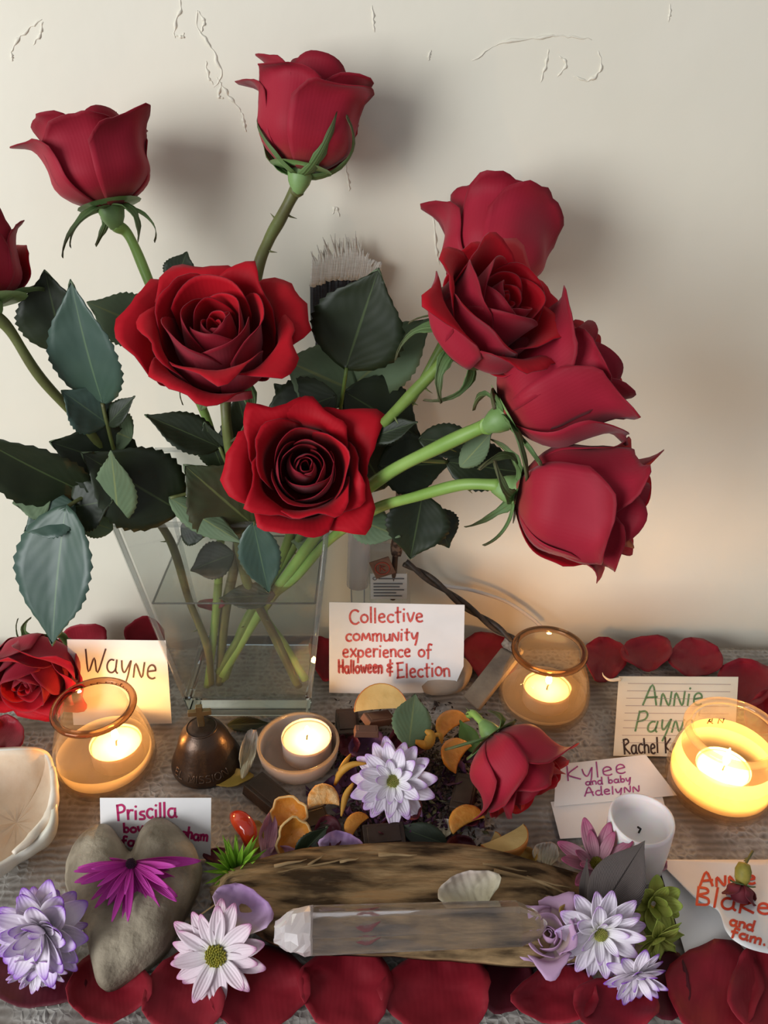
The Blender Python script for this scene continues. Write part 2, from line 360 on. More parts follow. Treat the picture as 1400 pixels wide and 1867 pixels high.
# ------------------------------------------------------------------ builders: leaf, rose, daisy, loose petal
def leaf_mesh(B, T, width, nrm, fold=.12, bend=.12, ser=.035, wid=.45, tipp=1.15, nu=8, nv=26, twist=0.0):
    B, T = Vector(B), Vector(T); ax = T - B; Ln = ax.length; ax.normalize()
    nrm = Vector(nrm); nrm = (nrm - ax * nrm.dot(ax)).normalized(); sd = ax.cross(nrm)
    def f(u, v):
        s = 2 * u - 1
        hw = (math.sin(math.pi * min(1, v ** .80)) ** .88) * width / 2 if v < 1 else 0
        hw *= (1 - .25 * sm(.6, 1, v))
        if v > .04 and v < .985: hw *= 1 + ser * ((v * nv) % 2 - .5) * 2 * (abs(s) > .9)
        tw = twist * (v - .5)
        sdv = sd * math.cos(tw) + nrm * math.sin(tw)
        vv = v - .02 * abs(s) * (abs(s) > .9)
        h = fold * width * abs(s) * math.sin(math.pi * min(v, .97)) * .9 - bend * Ln * (v * v) * .8 + bend * Ln * .35 * v + .008 * width * math.sin(v * 22 + abs(s) * 4) * abs(s)
        return B + ax * (Ln * vv) + sdv * (s * hw) + nrm * h
    return grid(nu, nv, f)
def leaf_on(parent, b, t, wpx, Yb, Yt, top=True, tilt=(0, 0), fold=.12, bend=.1, m=None, twist=0.0, name='leaf', ser=.035):
    B, T = yp(b[0], b[1], Yb), yp(t[0], t[1], Yt)
    wd = 1.18 * wpx * pxm((B + T) / 2)
    n = camvec(tilt[0], tilt[1], 1)
    v, f, uv = leaf_mesh(B, T, wd, n if top else -n, fold if top else fold * .6, bend, twist=twist, ser=ser)
    ms = m or [LEAF_T, LEAF_B]
    return part(name, v, f, ms, parent, uvs=uv, thick=.0004, two=True)

def rose_head(root, base, axis, Rw, Hr=1.5, open_=.5, seed=0, spin=0.0, mats=None, npet=21, sepals=5, sep_len=.9, sep_back=.5, thick=.0005, droop=0.0, hip=True, wob=1.7, flat=0.0, sepal_from=0.0):
    rd = random.Random(seed); base = Vector(base); axis = Vector(axis).normalized()
    M = axis.to_track_quat('Z', 'Y').to_matrix(); H = Rw * Hr
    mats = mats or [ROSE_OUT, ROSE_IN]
    for i in range(npet):
        t = (i + .5) / npet
        th = spin + i * 2.399963 + rd.uniform(-.15, .15)
        if t < .28:      # furled heart
            k = t / .28
            rb, ht, W, fl, roll, sp = .09 + .17 * k, .86 + .04 * k, 2.0 - .4 * k, -.30, 0.0, .22
        elif t < .62:
            k = (t - .28) / .34
            rb, ht, W, fl, roll, sp = .30 + .27 * k, .92 + .06 * k, 1.35 - .25 * k, -.16 + .26 * k * open_ * 2, .02 + .03 * k, .12
        else:
            k = (t - .62) / .38
            rb, ht, W, fl, roll, sp = .60 + .20 * k, .99 - (.10 + .22 * open_) * k, 1.05 - .12 * k, (.05 + .55 * open_) * (.35 + .65 * k), .05 + .07 * k, .06
        ht -= open_ * .16 * (1 - min(1, t / .62)) 
        ht *= rd.uniform(.96, 1.04); fl += rd.uniform(-.06, .10) * (t > .4); ph = rd.uniform(0, 6.28); sdx = rd.choice((-1, 1))
        outer = sm(.5, .75, t); lip = (.10 + .30 * open_) * outer * rd.uniform(.5, 1.3)
        pt = rd.uniform(.10, .26) if t > .5 else .06; asym = rd.uniform(-.35, .35)
        def f(u, v, th=th, rb=rb, ht=ht, W=W, fl=fl, roll=roll, sp=sp, ph=ph, outer=outer, lip=lip, pt=pt, asym=asym):
            s = 2 * u - 1
            vv = v * (1 - (.16 + pt) * abs(s) ** 2.4 + (.025 * math.sin(6 * s + ph) + .05 * math.exp(-((s - asym * .4) / .16) ** 2) + .012 * math.sin(17 * s + 2 * ph)) * outer)
            q = min(vv / .46, 1); r = .05 + (rb - .05) * (1 - (1 - q) ** 2.5)
            g = max(0, (vv - .5) / .5); r *= 1 + fl * g * g
            z = ht * (vv - lip * .55 * max(0, (vv - .72) / .28) ** 2)
            r += lip * .36 * max(0, (vv - .72) / .26) ** 2 + .03 * outer * math.sin(7 * s + ph) * max(0, (vv - .78) / .22) ** 2
            e = abs(s) ** 3 * vv * vv
            r += roll * e * (1 + asym * s) * 1.3; z -= roll * .8 * e
            r *= 1 + sp * s * sdx
            r += wob * (.022 * math.sin(4.2 * s + ph) * vv ** 3 + .018 * math.sin(9 * s + 2 * ph) * max(0, vv - .6)) * (.4 + .6 * outer)
            r += wob * .035 * outer * noise.noise(Vector((s * 1.6 + ph, vv * 2.2, i * 3.1))) 
            z += .022 * math.sin(5 * s + ph * 1.7) * vv ** 4 * (.4 + .6 * outer)
            a = th + s * W * (1 - .10 * vv * outer)
            x, y = r * math.cos(a), r * math.sin(a)
            return base + M @ (Vector((x * Rw, y * Rw * (1 - flat), z * H)))
        v, fc, uv = grid(16, 15, f)
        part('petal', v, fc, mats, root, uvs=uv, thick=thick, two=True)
    # hip and sepals
    hipo = root
    if hip:
        hv = lathe([(.001, -.30 * Rw), (.09 * Rw, -.27 * Rw), (.17 * Rw, -.12 * Rw), (.20 * Rw, 0), (.17 * Rw, .07 * Rw), (.02, .09 * Rw)], base, 16, axis)
        hipo = part('hip', *hv, HIP, root)
    for k in range(sepals):
        a = spin + k * 2 * math.pi / 5 + .3; L_ = sep_len * Rw * rd.uniform(.85, 1.2); back = sep_back + rd.uniform(-.4, .4); tw = rd.uniform(-.4, .4); cu = rd.uniform(-1.0, 1.0)
        def f(u, v, a=a, L_=L_, back=back, tw=tw, cu=cu):
            s = 2 * u - 1
            wd = .13 * Rw * (1 - v) ** .9 * (1 + .25 * math.sin(v * 19) * (abs(s) > .5)) * (1 if v > .1 else .8) + .006 * Rw
            ang = a + cu * v * v
            rr = .16 * Rw + L_ * (math.sin(back * v * 1.6) / (back * 1.6 if abs(back) > .05 else 1) if abs(back) > .05 else v) * .9
            zz = .02 * Rw - L_ * (1 - math.cos(back * v * 1.6)) / (back * 1.6 if abs(back) > .05 else 1) * .9 + (1 - min(1, back)) * L_ * v * .35
            if sep_back < 0:
                rr = Rw * (.15 + .72 * (1 - (1 - v) ** 2) * L_ / Rw); zz = L_ * (-.04 + .85 * v ** 1.4)
            c, s_ = math.cos(ang), math.sin(ang)
            return base + M @ Vector((rr * c - s_ * s * wd, rr * s_ + c * s * wd, zz + .04 * Rw * abs(s) + tw * s * wd))
        v, fc, uv = grid(4, 12, f)
        part('sepal', v, [tuple(reversed(q)) for q in fc], [SEPAL], hipo, uvs=uv, thick=.0004)

def rose(name, label, base, axis, Rw, stem, stem_r=.0030, stem_m=None, group='red roses in the glass vase', **kw):
    base = Vector(base)
    root = thing(name, label, 'rose', stem[-1] if stem else base, group)
    if stem:
        axis_v = Vector(axis).normalized()
        P = catmull([base - axis_v * (Rw * .22)] + [Vector(s) for s in stem], 9)
        stem_o = part('stem', *tube(P, lambda t: stem_r * (1.25 - .25 * min(1, t * 6)) * (1 + .06 * math.sin(t * 31)), 10), stem_m or STEM, root)
        rd = random.Random(int(base.x * 9999))
        for k in range(4):
            i = rd.randrange(len(P) // 6, len(P) - 4); d = (P[i + 1] - P[i]).normalized()
            s = d.cross(Vector((rd.uniform(-1, 1), rd.uniform(-1, 1), rd.uniform(-1, 1)))).normalized()
            part('thorn', *tube([P[i], P[i] + s * stem_r * 1.3, P[i] + s * stem_r * 2.4 - d * .001], lambda t: .0011 * (1 - t) + .0001, 6), STEM_B, stem_o)
    rose_head(root, base, axis, Rw, **kw)
    return root

def daisy(name, label, c, axis, Rw, pet_m, disc_m, layers, wid=.24, cup=.35, seed=0, disc=.2, group=None, notch=0, arc=(0, 2 * math.pi), point=.0, cat='flower', curl=0.0, rnd=.10):
    """layers: [(count, lift angle deg, length factor)]"""
    rd = random.Random(seed); c = Vector(c); axis = Vector(axis).normalized()
    root = thing(name, label, cat, c, group)
    M = axis.to_track_quat('Z', 'Y').to_matrix().to_4x4()
    variants = []
    for q in range(3):
        bend = rd.uniform(.05, .22); tw = rd.uniform(-.25, .25); cq = cup * rd.uniform(.7, 1.3)
        def f(u, v):
            s = 2 * u - 1
            hw = wid * .5 * (math.sin(math.pi * (.10 + (.80 + .08 * (point > 0)) * v ** (1.15 - point))) ** (.65 + point)) * (1 - point * v * .3)
            vv = v * (1 - .10 * abs(s) ** 2)
            z = -cq * wid * (1 - s * s) * .6 * math.sin(math.pi * min(1, v * .9 + .1)) + bend * vv * .35 - (bend + curl) * vv * vv
            return Vector((hw * s + tw * s * .02, vv, z + tw * s * hw * .8)) * Rw
        v, fc, uv = grid(6, 10, f)
        variants.append(mesh('petal', v, fc, pet_m, uv))
    for (n, lift, lf) in layers:
        off = rd.uniform(0, 6) if arc[1] - arc[0] > 6 else 0
        for k in range(n):
            a = off + arc[0] + (arc[1] - arc[0]) * (k + rd.uniform(-.25, .25)) / n
            o = bpy.data.objects.new('petal', rd.choice(variants)); link(o); o.parent = root
            la = math.radians(lift + rd.uniform(-9, 9) * (1 + rnd * 4)); s = lf * rd.uniform(1 - rnd, 1.08)
            o.matrix_local = M @ Matrix.Rotation(a, 4, 'Z') @ Matrix.Translation((0, disc * Rw * .55, 0)) @ Matrix.Rotation(la, 4, 'X') @ Matrix.Rotation(rd.uniform(-.25, .25), 4, 'Y') @ Matrix.Scale(s, 4)
            sdm = o.modifiers.new('solid', 'SOLIDIFY'); sdm.thickness = .0004; sdm.offset = 0
            ORG[o.name] = c
    if disc_m:
        vs, fs = [], []
        for k in range(70):
            rr = disc * Rw * math.sqrt((k + .5) / 70); a = k * 2.399963
            q = c + M.to_3x3() @ Vector((rr * math.cos(a), rr * math.sin(a), .06 * Rw + .05 * Rw * (1 - (rr / (disc * Rw)) ** 2)))
            vv, ff = lathe([(.0001, .001), (disc * Rw * .11, .0004), (disc * Rw * .10, -.0022)], q, 5, axis)
            vs, fs = merge((vs, fs), (vv, ff))
        part('flower_disc', vs, fs, disc_m, root, kind='stuff')
        part('calyx', *lathe([(disc * Rw * 1.02, .05 * Rw), (disc * Rw * .9, -.04 * Rw), (disc * Rw * .5, -.12 * Rw), (.0003, -.14 * Rw)], c, 14, axis), mat('calyx_green', (.10, .16, .03), .6, (.15, .2, .05)), root)
    return root

def petal_surf(cx, cy, w_, h_, rot, surf, seed=0, cup=.3, point=0.0, base=.25, nr=7, ns=30):
    """rounded petal outline in the picture, laid on surf(px,py,height)"""
    rd = random.Random(seed); sd_ = seed % 97; ph = rd.uniform(0, 6.28); ca, sa = math.cos(rot), math.sin(rot)
    vs, uv, fs = [], [], []
    mm = []
    for j in range(nr + 1):
        rho = j / nr
        for k in range(ns):
            a = 2 * math.pi * k / ns
            x = math.sin(a); y = -math.cos(a)       # y down = petal base
            nar = 1 - base * sm(0, 1, y) - .0
            rr = rho * (1 + .05 * math.sin(3 * a + ph) + .03 * math.sin(5 * a + 2 * ph) + .018 * math.sin(11 * a + 3 * ph) * rho)
            X = x * nar * rr * w_ / 2; Yp = (y + point * abs(x) ** 1.5 * (y < 0)) * rr * h_ / 2
            px = cx + X * ca - Yp * sa; py = cy + X * sa + Yp * ca
            xn, yn = x * rho, y * rho
            hgt = cup * (.55 * xn * xn + .45 * max(0, -yn) ** 2 + .25 * max(0, yn) ** 2 + .55 * noise.noise(Vector((xn * 1.3 + ph, yn * 1.3, sd_ * .37))) * rho + .18 * noise.noise(Vector((xn * 4 + ph, yn * 4, sd_))) * rho)
            vs.append(surf(px, py, hgt)); uv.append((.5 + .5 * x * rho, .5 - .5 * y * rho))
    vs = vs[ns - 1:]; uv = uv[ns - 1:]
    for k in range(ns): fs.append((0, 1 + (k + 1) % ns, 1 + k))
    for j in range(nr - 1):
        for k in range(ns):
            a = 1 + j * ns + k; b_ = 1 + j * ns + (k + 1) % ns
            fs.append((a, b_, b_ + ns, a + ns))
    return vs, fs, uv
def loose_petal(cx, cy, w_, h_, rot=0, m=None, z=.002, cup=.008, label='', group=None, seed=None, name='rose_petal', point=0.0, base=.25, cat='petal', slope=0.0, thick=.0005):
    sd = seed if seed is not None else int(cx * 7 + cy)
    v, f, uv = petal_surf(cx, cy, w_, h_, math.radians(rot), lambda x, y, h: gp(x, y, z + max(0, h) + slope * (cy - y) / max(h_, 1)), sd, cup, point, base)
    f = [tuple(reversed(q)) for q in f]
    return solo(name, label, cat, v, f, m or [ROSE_LOOSE], group, uvs=uv, thick=thick, two=len(m or []) > 1)
def wall_petal(cx, cy, w_, h_, Y, rot=0, m=None, lean=.02, cup=.006, label='', group=None, name='rose_petal', seed=None):
    sd = seed if seed is not None else int(cx * 7 + cy)
    v, f, uv = petal_surf(cx, cy, w_, h_, math.radians(rot), lambda x, y, h: yp(x, y, Y - h + lean * (cy - y) / h_), sd, cup)
    f = [tuple(reversed(q)) for q in f]
    return solo(name, label, 'petal', v, f, m or [ROSE_LOOSE], group, uvs=uv, thick=.0005)

# ------------------------------------------------------------------ vase
VX, VT, VB = -.1115, .200, 0.0
def vring(z, inset=0.0):
    k = z / .200; hx = .0495 + .025 * k - inset; hy = .038 + .023 * k - inset; cy = .525
    return [Vector((VX - hx, cy - hy, z)), Vector((VX + hx, cy - hy, z)), Vector((VX + hx, cy + hy, z)), Vector((VX - hx, cy + hy, z))]
vase = thing('glass_vase', 'clear square tapered glass vase half full of water holding the roses', 'vase', (VX, .525, 0))
def prism(rings, cap0=False, cap1=False):
    vs, fs = [], []
    for r_ in rings: vs += r_
    n = 4
    for i in range(len(rings) - 1):
        for k in range(n):
            a, b_ = i * n + k, i * n + (k + 1) % n; fs.append((a, b_, b_ + n, a + n))
    if cap0: fs.append((3, 2, 1, 0))
    if cap1: o = (len(rings) - 1) * n; fs.append((o, o + 1, o + 2, o + 3))
    return vs, fs
GT = .0042
part('wall', *merge(prism([vring(.026), vring(.2)]), prism([vring(.2, GT), vring(.026, GT)])), GLASS, vase, smooth=False, label='clear glass sides')
part('base', *prism([vring(.0006, .004), vring(.003), vring(.0255)], True, True), GLASS_EDGE, vase, smooth=False, bevel=.002, label='thick solid glass base')
for i in range(4):
    a, b_ = vring(.2)[i], vring(.2)[(i + 1) % 4]; ai, bi = vring(.2, GT)[i], vring(.2, GT)[(i + 1) % 4]
    v = [a, b_, bi, ai] + [q + Vector((0, 0, .0022)) for q in (a, b_, bi, ai)]
    part('rim_edge', v, [(3, 2, 1, 0), (4, 5, 6, 7), (0, 1, 5, 4), (1, 2, 6, 5), (2, 3, 7, 6), (3, 0, 4, 7)], GLASS_LINE, vase, smooth=False)
    part('corner_edge', *tube([vring(.027, .0019)[i], vring(.1995, .0019)[i]], .0019, 8), GLASS_LINE, vase)
WL = .126
wat = thing('vase_water', 'clear water standing halfway up inside the square vase', 'water', (VX, .525, .0262))
part('water_body', *prism([vring(.0262, GT + .0006), vring(WL, GT + .0006)]), WATERM, wat, smooth=False)
part('water_surface', vring(WL, GT + .0006), [(0, 1, 2, 3)], thinglass('water_top', (.80, .83, .80), ior=1.5, haze=.10, hazecol=(.6, .62, .58)), wat, smooth=False)
wr = vring(WL, GT + .0008)
part('meniscus', *merge(*[tube([wr[i], wr[(i + 1) % 4]], .0008, 6) for i in range(4)]), thinglass('meniscus_line', (.55, .57, .56), haze=.25, hazecol=(.5, .5, .48)), wat)

# ------------------------------------------------------------------ roses in the vase
def vs_(pts): return [yp(x, y, Y) for x, y, Y in pts]
def rhead(px, py, Y): return yp(px, py, Y)
ROSES = {}
def vrose(key, label, basep, Y, axis, rpx, stem, **kw):
    B = yp(basep[0], basep[1], Y)
    ROSES[key] = rose('red_rose', label, B, camvec(*axis), rpx * pxm(B), vs_(stem), **kw); return ROSES[key]
vrose(1, 'red rose cut by the picture edge, long bare stem slanting down into the vase', (-14, 556), .45, (-.22, .95, .1), 92,
      [(20, 605, .45), (75, 690, .455), (165, 790, .47), (250, 905, .485), (310, 985, .495), (345, 1095, .495), (378, 1180, .50), (385, 1248, .502)], stem_m=STEM_B, Hr=1.75, open_=.3, seed=11, sep_back=.3, sep_len=1.3)
vrose(2, 'upright red rose bloom in profile with curled sepals on a bright green stem', (203, 384), .53, (-.22, .95, .22), 118,
      [(235, 430, .53), (268, 505, .52), (320, 640, .51), (385, 790, .505), (402, 950, .505), (395, 1100, .505), (378, 1255, .502)], stem_m=STEM_L, Hr=1.48, open_=.50, seed=24, spin=.4, sep_back=1.1, sep_len=1.0, stem_r=.0032)
vrose(3, 'tallest red rose of the bouquet, half-open bloom in profile above the others', (547, 318), .545, (.17, .96, .18), 118,
      [(536, 352, .545), (512, 398, .543), (490, 438, .538), (468, 500, .53), (448, 640, .52), (435, 850, .51), (432, 1000, .51), (410, 1120, .508), (400, 1250, .505)], stem_m=STEM_B, Hr=1.66, open_=.55, seed=33, spin=1.0, sep_back=-1, sep_len=.95, stem_r=.0038)
vrose(4, 'large open red rose beneath the two upright blooms, facing forward', (408, 672), .485, (.06, .42, .9), 140,
      [(412, 760, .475), (422, 850, .48), (430, 960, .49), (450, 1060, .495), (500, 1160, .50), (545, 1255, .502)], stem_m=STEM_B, Hr=1.22, open_=.50, seed=47, spin=.2, sep_back=.9, npet=23, stem_r=.0034)
vrose(5, 'wide open red rose hanging over the front rim of the vase', (556, 864), .475, (.10, .10, 1), 119,
      [(545, 905, .49), (530, 970, .50), (500, 1050, .505), (450, 1140, .505), (398, 1225, .505)], Hr=1.1, open_=.52, seed=52, spin=2.0, sepals=3, npet=26, stem_r=.0034)
vrose(6, 'red rose turned away towards the wall behind the other blooms', (884, 530), .52, (.16, .92, -.25), 124,
      [(850, 545, .52), (800, 640, .515), (720, 780, .51), (610, 930, .51), (520, 1060, .51), (440, 1170, .508), (405, 1240, .505)], Hr=1.6, open_=.40, seed=61, spin=.9, sep_back=.6)
vrose(7, 'full red rose opening outward in front of the one turned away', (838, 628), .445, (.52, .40, .75), 134,
      [(800, 668, .45), (740, 730, .46), (685, 790, .475), (590, 910, .495), (520, 1020, .505), (450, 1130, .505), (410, 1235, .505)], stem_m=STEM, Hr=1.32, open_=.55, seed=74, spin=.5, sep_back=.7, npet=24, stem_r=.0036)
vrose(8, 'red rose in profile on a thick lime stem, leaning out under the full bloom', (915, 762), .425, (.86, .48, .15), 132,
      [(880, 778, .428), (800, 815, .44), (700, 868, .46), (600, 950, .485), (530, 1040, .50), (470, 1120, .505), (405, 1230, .505)], stem_m=STEM_L, Hr=1.78, open_=.42, seed=83, spin=.2, sep_back=.5, stem_r=.0042)
vrose(9, 'lowest red rose on the outer side, in profile with a drooping outer petal', (935, 893), .415, (.97, -.20, .22), 138,
      [(900, 884, .417), (840, 884, .425), (760, 905, .44), (680, 930, .46), (600, 985, .485), (540, 1050, .50), (480, 1110, .505), (520, 1180, .505), (556, 1238, .505)], stem_m=STEM_L, Hr=1.80, open_=.45, seed=98, spin=1.4, sep_back=.9, stem_r=.0036)
LEAVES = [  # rose, base, tip, width px, Ybase, Ytip, upper side towards us, tilt, mats, fold, bend
 (1, (187, 735), (122, 515), 118, .47, .455, 1, (-.12, .25), 'blue_sheen', .15, .12), (1, (118, 645), (80, 493), 118, .475, .47, 1, (0, .1), None, .1, .05),
 (2, (275, 600), (160, 552), 84, .50, .51, 0, (0, 0), None, .12, .08), (1, (195, 772), (113, 712), 78, .47, .46, 1, (-.2, .4), 'blue_sheen', .12, .1),
 (1, (196, 775), (243, 722), 36, .47, .465, 1, (0, .2), None, .1, .1), (1, (160, 900), (-70, 790), 120, .46, .42, 1, (-.1, -.4), None, .2, .1),
 (1, (255, 860), (90, 805), 112, .475, .46, 1, (0, .1), None, .1, .05), (1, (328, 932), (148, 826), 138, .468, .45, 1, (0, 0), None, .08, .05),
 (1, (216, 952), (204, 818), 66, .452, .443, 0, (0, .1), None, .1, .06), (1, (92, 905), (24, 918), 66, .45, .445, 0, (0, .2), None, .1, .1),
 (1, (135, 920), (42, 968), 84, .448, .435, 1, (-.1, .3), 'blue_sheen', .12, .1), (1, (130, 925), (204, 912), 84, .45, .448, 1, (0, 0), None, .1, .1),
 (1, (120, 925), (88, 1182), 132, .44, .41, 1, (-.1, .40), 'blue_sheen', .14, .10), (4, (400, 815), (264, 755), 62, .475, .468, 1, (0, .2), None, .15, .1),
 (4, (462, 958), (335, 848), 128, .47, .462, 1, (.1, -.1), 'brown', .06, .05), (4, (310, 908), (446, 994), 46, .463, .452, 0, (0, .3), None, .3, .1),
 (5, (462, 955), (490, 1084), 64, .452, .45, 1, (0, .2), 'blue_sheen', .12, .06), (6, (630, 672), (690, 490), 150, .49, .48, 1, (0, -.1), None, .05, .04),
 (6, (645, 712), (512, 655), 112, .505, .50, 0, (0, .2), None, .1, .1), (6, (640, 705), (790, 580), 100, .51, .515, 0, (.1, 0), None, .1, .08),
 (5, (612, 722), (470, 772), 92, .49, .485, 1, (0, .1), None, .1, .06), (5, (630, 715), (770, 800), 110, .50, .50, 1, (0, .1), None, .08, .05),
 (7, (676, 798), (760, 768), 42, .468, .462, 1, (.1, .3), None, .1, .1), (8, (690, 850), (822, 845), 96, .485, .49, 1, (0, 0), None, .08, .05),
 (8, (815, 842), (958, 862), 80, .46, .455, 1, (0, .1), None, .08, .05), (8, (765, 800), (890, 812), 56, .47, .465, 1, (0, .2), None, .1, .1),
 (9, (770, 903), (748, 1022), 100, .47, .46, 1, (.1, 0), None, .12, .1), (9, (636, 940), (730, 980), 62, .472, .462, 0, (0, .3), None, .14, .1),
 (2, (320, 520), (340, 458), 52, .50, .51, 1, (0, 0), None, .1, .1), (2, (310, 628), (265, 672), 36, .50, .505, 1, (0, 0), None, .1, .1),
 (3, (470, 850), (430, 715), 90, .50, .50, 1, (0, 0), None, .1, .05), (4, (405, 855), (372, 770), 52, .478, .475, 1, (0, -.2), None, .1, .05),
 (6, (700, 890), (640, 790), 110, .505, .505, 1, (0, -.2), None, .08, .05), (9, (790, 930), (820, 1000), 60, .475, .47, 1, (.2, 0), None, .1, .1),
 (3, (425, 1010), (345, 1040), 60, .49, .487, 1, (0, .3), None, .1, .1), (5, (500, 1085), (398, 1090), 42, .49, .488, 1, (0, .3), 'brown', .1, .1),
 (1, (240, 800), (180, 775), 70, .478, .478, 0, (0, 0), None, .1, .1), (1, (205, 965), (130, 940), 46, .452, .448, 0, (0, 0), 'brown', .1, .1),
 (5, (590, 1000), (530, 985), 40, .50, .50, 0, (0, 0), None, .1, .1), (7, (560, 760), (500, 700), 60, .50, .50, 1, (0, 0), None, .1, .1),
 (2, (330, 960), (380, 975), 50, .47, .465, 1, (0, -.2), None, .1, .1), (8, (840, 850), (900, 785), 40, .45, .44, 0, (0, .2), None, .1, .1),
]
LM = {None: [LEAF_T, LEAF_B], 'blue_sheen': [LEAF_SHEEN, LEAF_B], 'brown': [LEAF_BROWN, LEAF_B]}
for (k, b_, t_, wpx, Yb, Yt, top, tilt, mm, fo, be) in LEAVES:
    leaf_on(ROSES[k], b_, t_, wpx, Yb, Yt, bool(top), tilt, fo, be, LM[mm])
# leaf stalks joining the clusters to the stems
def stalk(k, pts, r_=.0013, m=None):
    part('leaf_stalk', *tube(catmull(vs_(pts), 6), r_, 7), m or STEM_B, ROSES[k])
stalk(1, [(187, 735, .47), (196, 775, .47), (215, 840, .475), (248, 900, .485)]); stalk(1, [(120, 925, .442), (160, 905, .455), (205, 915, .47), (255, 912, .485)])
stalk(6, [(632, 670, .49), (618, 760, .497), (600, 860, .505), (590, 960, .51)], m=STEM); stalk(6, [(640, 705, .508), (628, 740, .505), (610, 800, .505)])
stalk(4, [(400, 815, .475), (425, 870, .48)]); stalk(9, [(770, 903, .47), (745, 912, .452)]); stalk(9, [(636, 940, .472), (660, 935, .47)])
stalk(8, [(815, 842, .46), (770, 840, .452)]); stalk(2, [(275, 600, .50), (310, 615, .51)]); stalk(4, [(462, 958, .47), (435, 970, .49)], m=STEM)
stalk(5, [(462, 955, .452), (490, 940, .475), (535, 945, .50)]); stalk(4, [(310, 908, .463), (380, 890, .475), (424, 880, .482)])

loose = wall_petal(385, 1102, 52, 22, .505, 0, None, .0, .004, 'dark red rose petal floating on the water inside the vase', None)

# rose heads lying on the cloth
B = gp(84, 1178, .060)
rr = rose('cut_rose', 'open red rose head lying on the cloth against the card and the wall', B, camvec(-.05, -.62, .78), 96 * pxm(B),
          [B - camvec(-.05, -.62, .78) * .022 + Vector((0, .004, -.012)), B - camvec(-.05, -.62, .78) * .026 + Vector((0, .006, -.030)), B + Vector((.0, .026, -.050))], group='red rose heads lying on the cloth', Hr=1.25, open_=.42, seed=104, spin=.7, npet=24, sep_back=.5, stem_m=STEM, stem_r=.003)
B = gp(895, 1338, .050)
rr = rose('cut_rose', 'red rose head lying face-down between orange pieces and the small name card', B, camvec(.52, -.66, .42), 98 * pxm(B),
          [B - camvec(.52, -.66, .42) * .020 + Vector((0, .004, -.006)), B - camvec(.5, -.7, .4) * .026 + Vector((0, .005, -.016))], group='red rose heads lying on the cloth', Hr=1.45, open_=.42, seed=115, spin=1.0, npet=23, sep_back=.35, sep_len=.8, stem_m=STEM_L, stem_r=.0028)

# ------------------------------------------------------------------ glass jars and candles
def jar(name, label, cpx, cpy, h=.065, rmax=.0375, rrim=.0262, rimm=None):
    c = gp(cpx, cpy, 0)
    root = thing(name, label, 'jar', c, 'round glass candle jars')
    prof = [(.0005, .0012), (rmax * .80, .001), (rmax * .93, .004), (rmax, .012), (rmax * .99, .022), (rmax * .93, .034), (rmax * .82, h * .74), (rrim * 1.0, h * .90), (rrim * .98, h)]
    o = part('body', *lathe(prof, c, 48), JAR, root)
    inn = [(max(r_ - .0022, .0004), max(z, .006)) for r_, z in prof]
    part('inner_wall', *lathe(list(reversed(inn)), c, 48), JAR, root)
    ring = [(rrim + .0018 + .0028 * math.cos(a), h + .0026 * math.sin(a)) for a in [2 * math.pi * k / 10 for k in range(10)]]
    part('rim', *lathe(ring, c, 48, closed=True), rimm or JAR_RIM, root, label='rolled glass rim')
    return root, c
def flame(root, c, h=.013, r_=.0026, m=None):
    prof = [(.0002, 0), (r_ * .7, h * .08), (r_, h * .25), (r_ * .8, h * .5), (r_ * .4, h * .8), (.0001, h)]
    part('flame', *lathe(prof, c, 14), m or FLAME, root, label='bright yellow flame')
def tealight(label, c, r_=.0193, h=.016, fl=True, fh=.012, group='tealight candles', fm=None):
    c = Vector(c); root = thing('tealight', label, 'candle', c, group)
    part('cup', *lathe([(.0003, .0003), (r_ * .96, .0003), (r_, .001), (r_, h), (r_ * 1.02, h + .0004), (r_ * .985, h), (r_ * .985, .002)], c, 36), TIN, root)
    wx = part('wax', *lathe([(r_ * .98, .0015), (r_ * .98, h - .0018), (r_ * .90, h - .0026), (r_ * .3, h - .0032), (.0003, h - .0034)], c, 36), WAX, root)
    part('wick', *tube([c + Vector((0, 0, h - .004)), c + Vector((.0004, 0, h)), c + Vector((.0012, 0, h + .0025))], .0006, 6), WICK, wx)
    if fl: flame(root, c + Vector((.0008, 0, h + .0032)), fh, m=fm)
    return root
RIM_C = thinglass('pale_rim_glass', (.93, .85, .72), haze=.18, hazecol=(.95, .80, .60))
j1, c1 = jar('glass_jar', 'glass jar with a dark rolled rim in front of the one-word card', 199, 1402)
FILM = thinglass('wax_residue', (.85, .78, .68), haze=.45, hazecol=(.86, .72, .56), rough=.4, ior=1.2)
part('wax_residue', *lathe([(.0004, .0068), (.029, .0068), (.0336, .0115), (.0346, .017), (.0342, .0215)], c1, 48, wob=lambda a, r_, z: 1 - .02 * (z > .02) * math.sin(3 * a)), FILM, j1, label='pale film of spilled wax')
tealight('lit tealight burning inside the jar by the one-word card', c1 + Vector((.007, .006, .0065)), fh=.015, fm=FLAME_M)
j2, c2 = jar('glass_jar', 'glass jar standing by the dark twisted cord, behind the fallen rose head', 988, 1288, .061)
part('wax_residue', *lathe([(.0004, .0068), (.029, .0068), (.0336, .0115), (.0344, .015)], c2, 48), FILM, j2, label='pale film of spilled wax')
tealight('lit tealight burning inside the jar by the twisted cord', c2 + Vector((.002, .0, .0065)), fh=.014)
j3, c3 = jar('glass_jar', 'brightly glowing wax-lined glass jar in front of the lined card', 1306, 1440, .060, .0392, .0300, RIM_C)
fr = thinglass('wax_film', (.9, .8, .6), haze=.72, hazecol=(.95, .80, .50), rough=.4, ior=1.2)
part('wax_lining', *lathe([(.0004, .0075), (.030, .0075), (.0355, .013), (.0362, .022), (.0345, .034), (.0325, .041)], c3, 48), fr, j3, label='thin coat of pale wax')
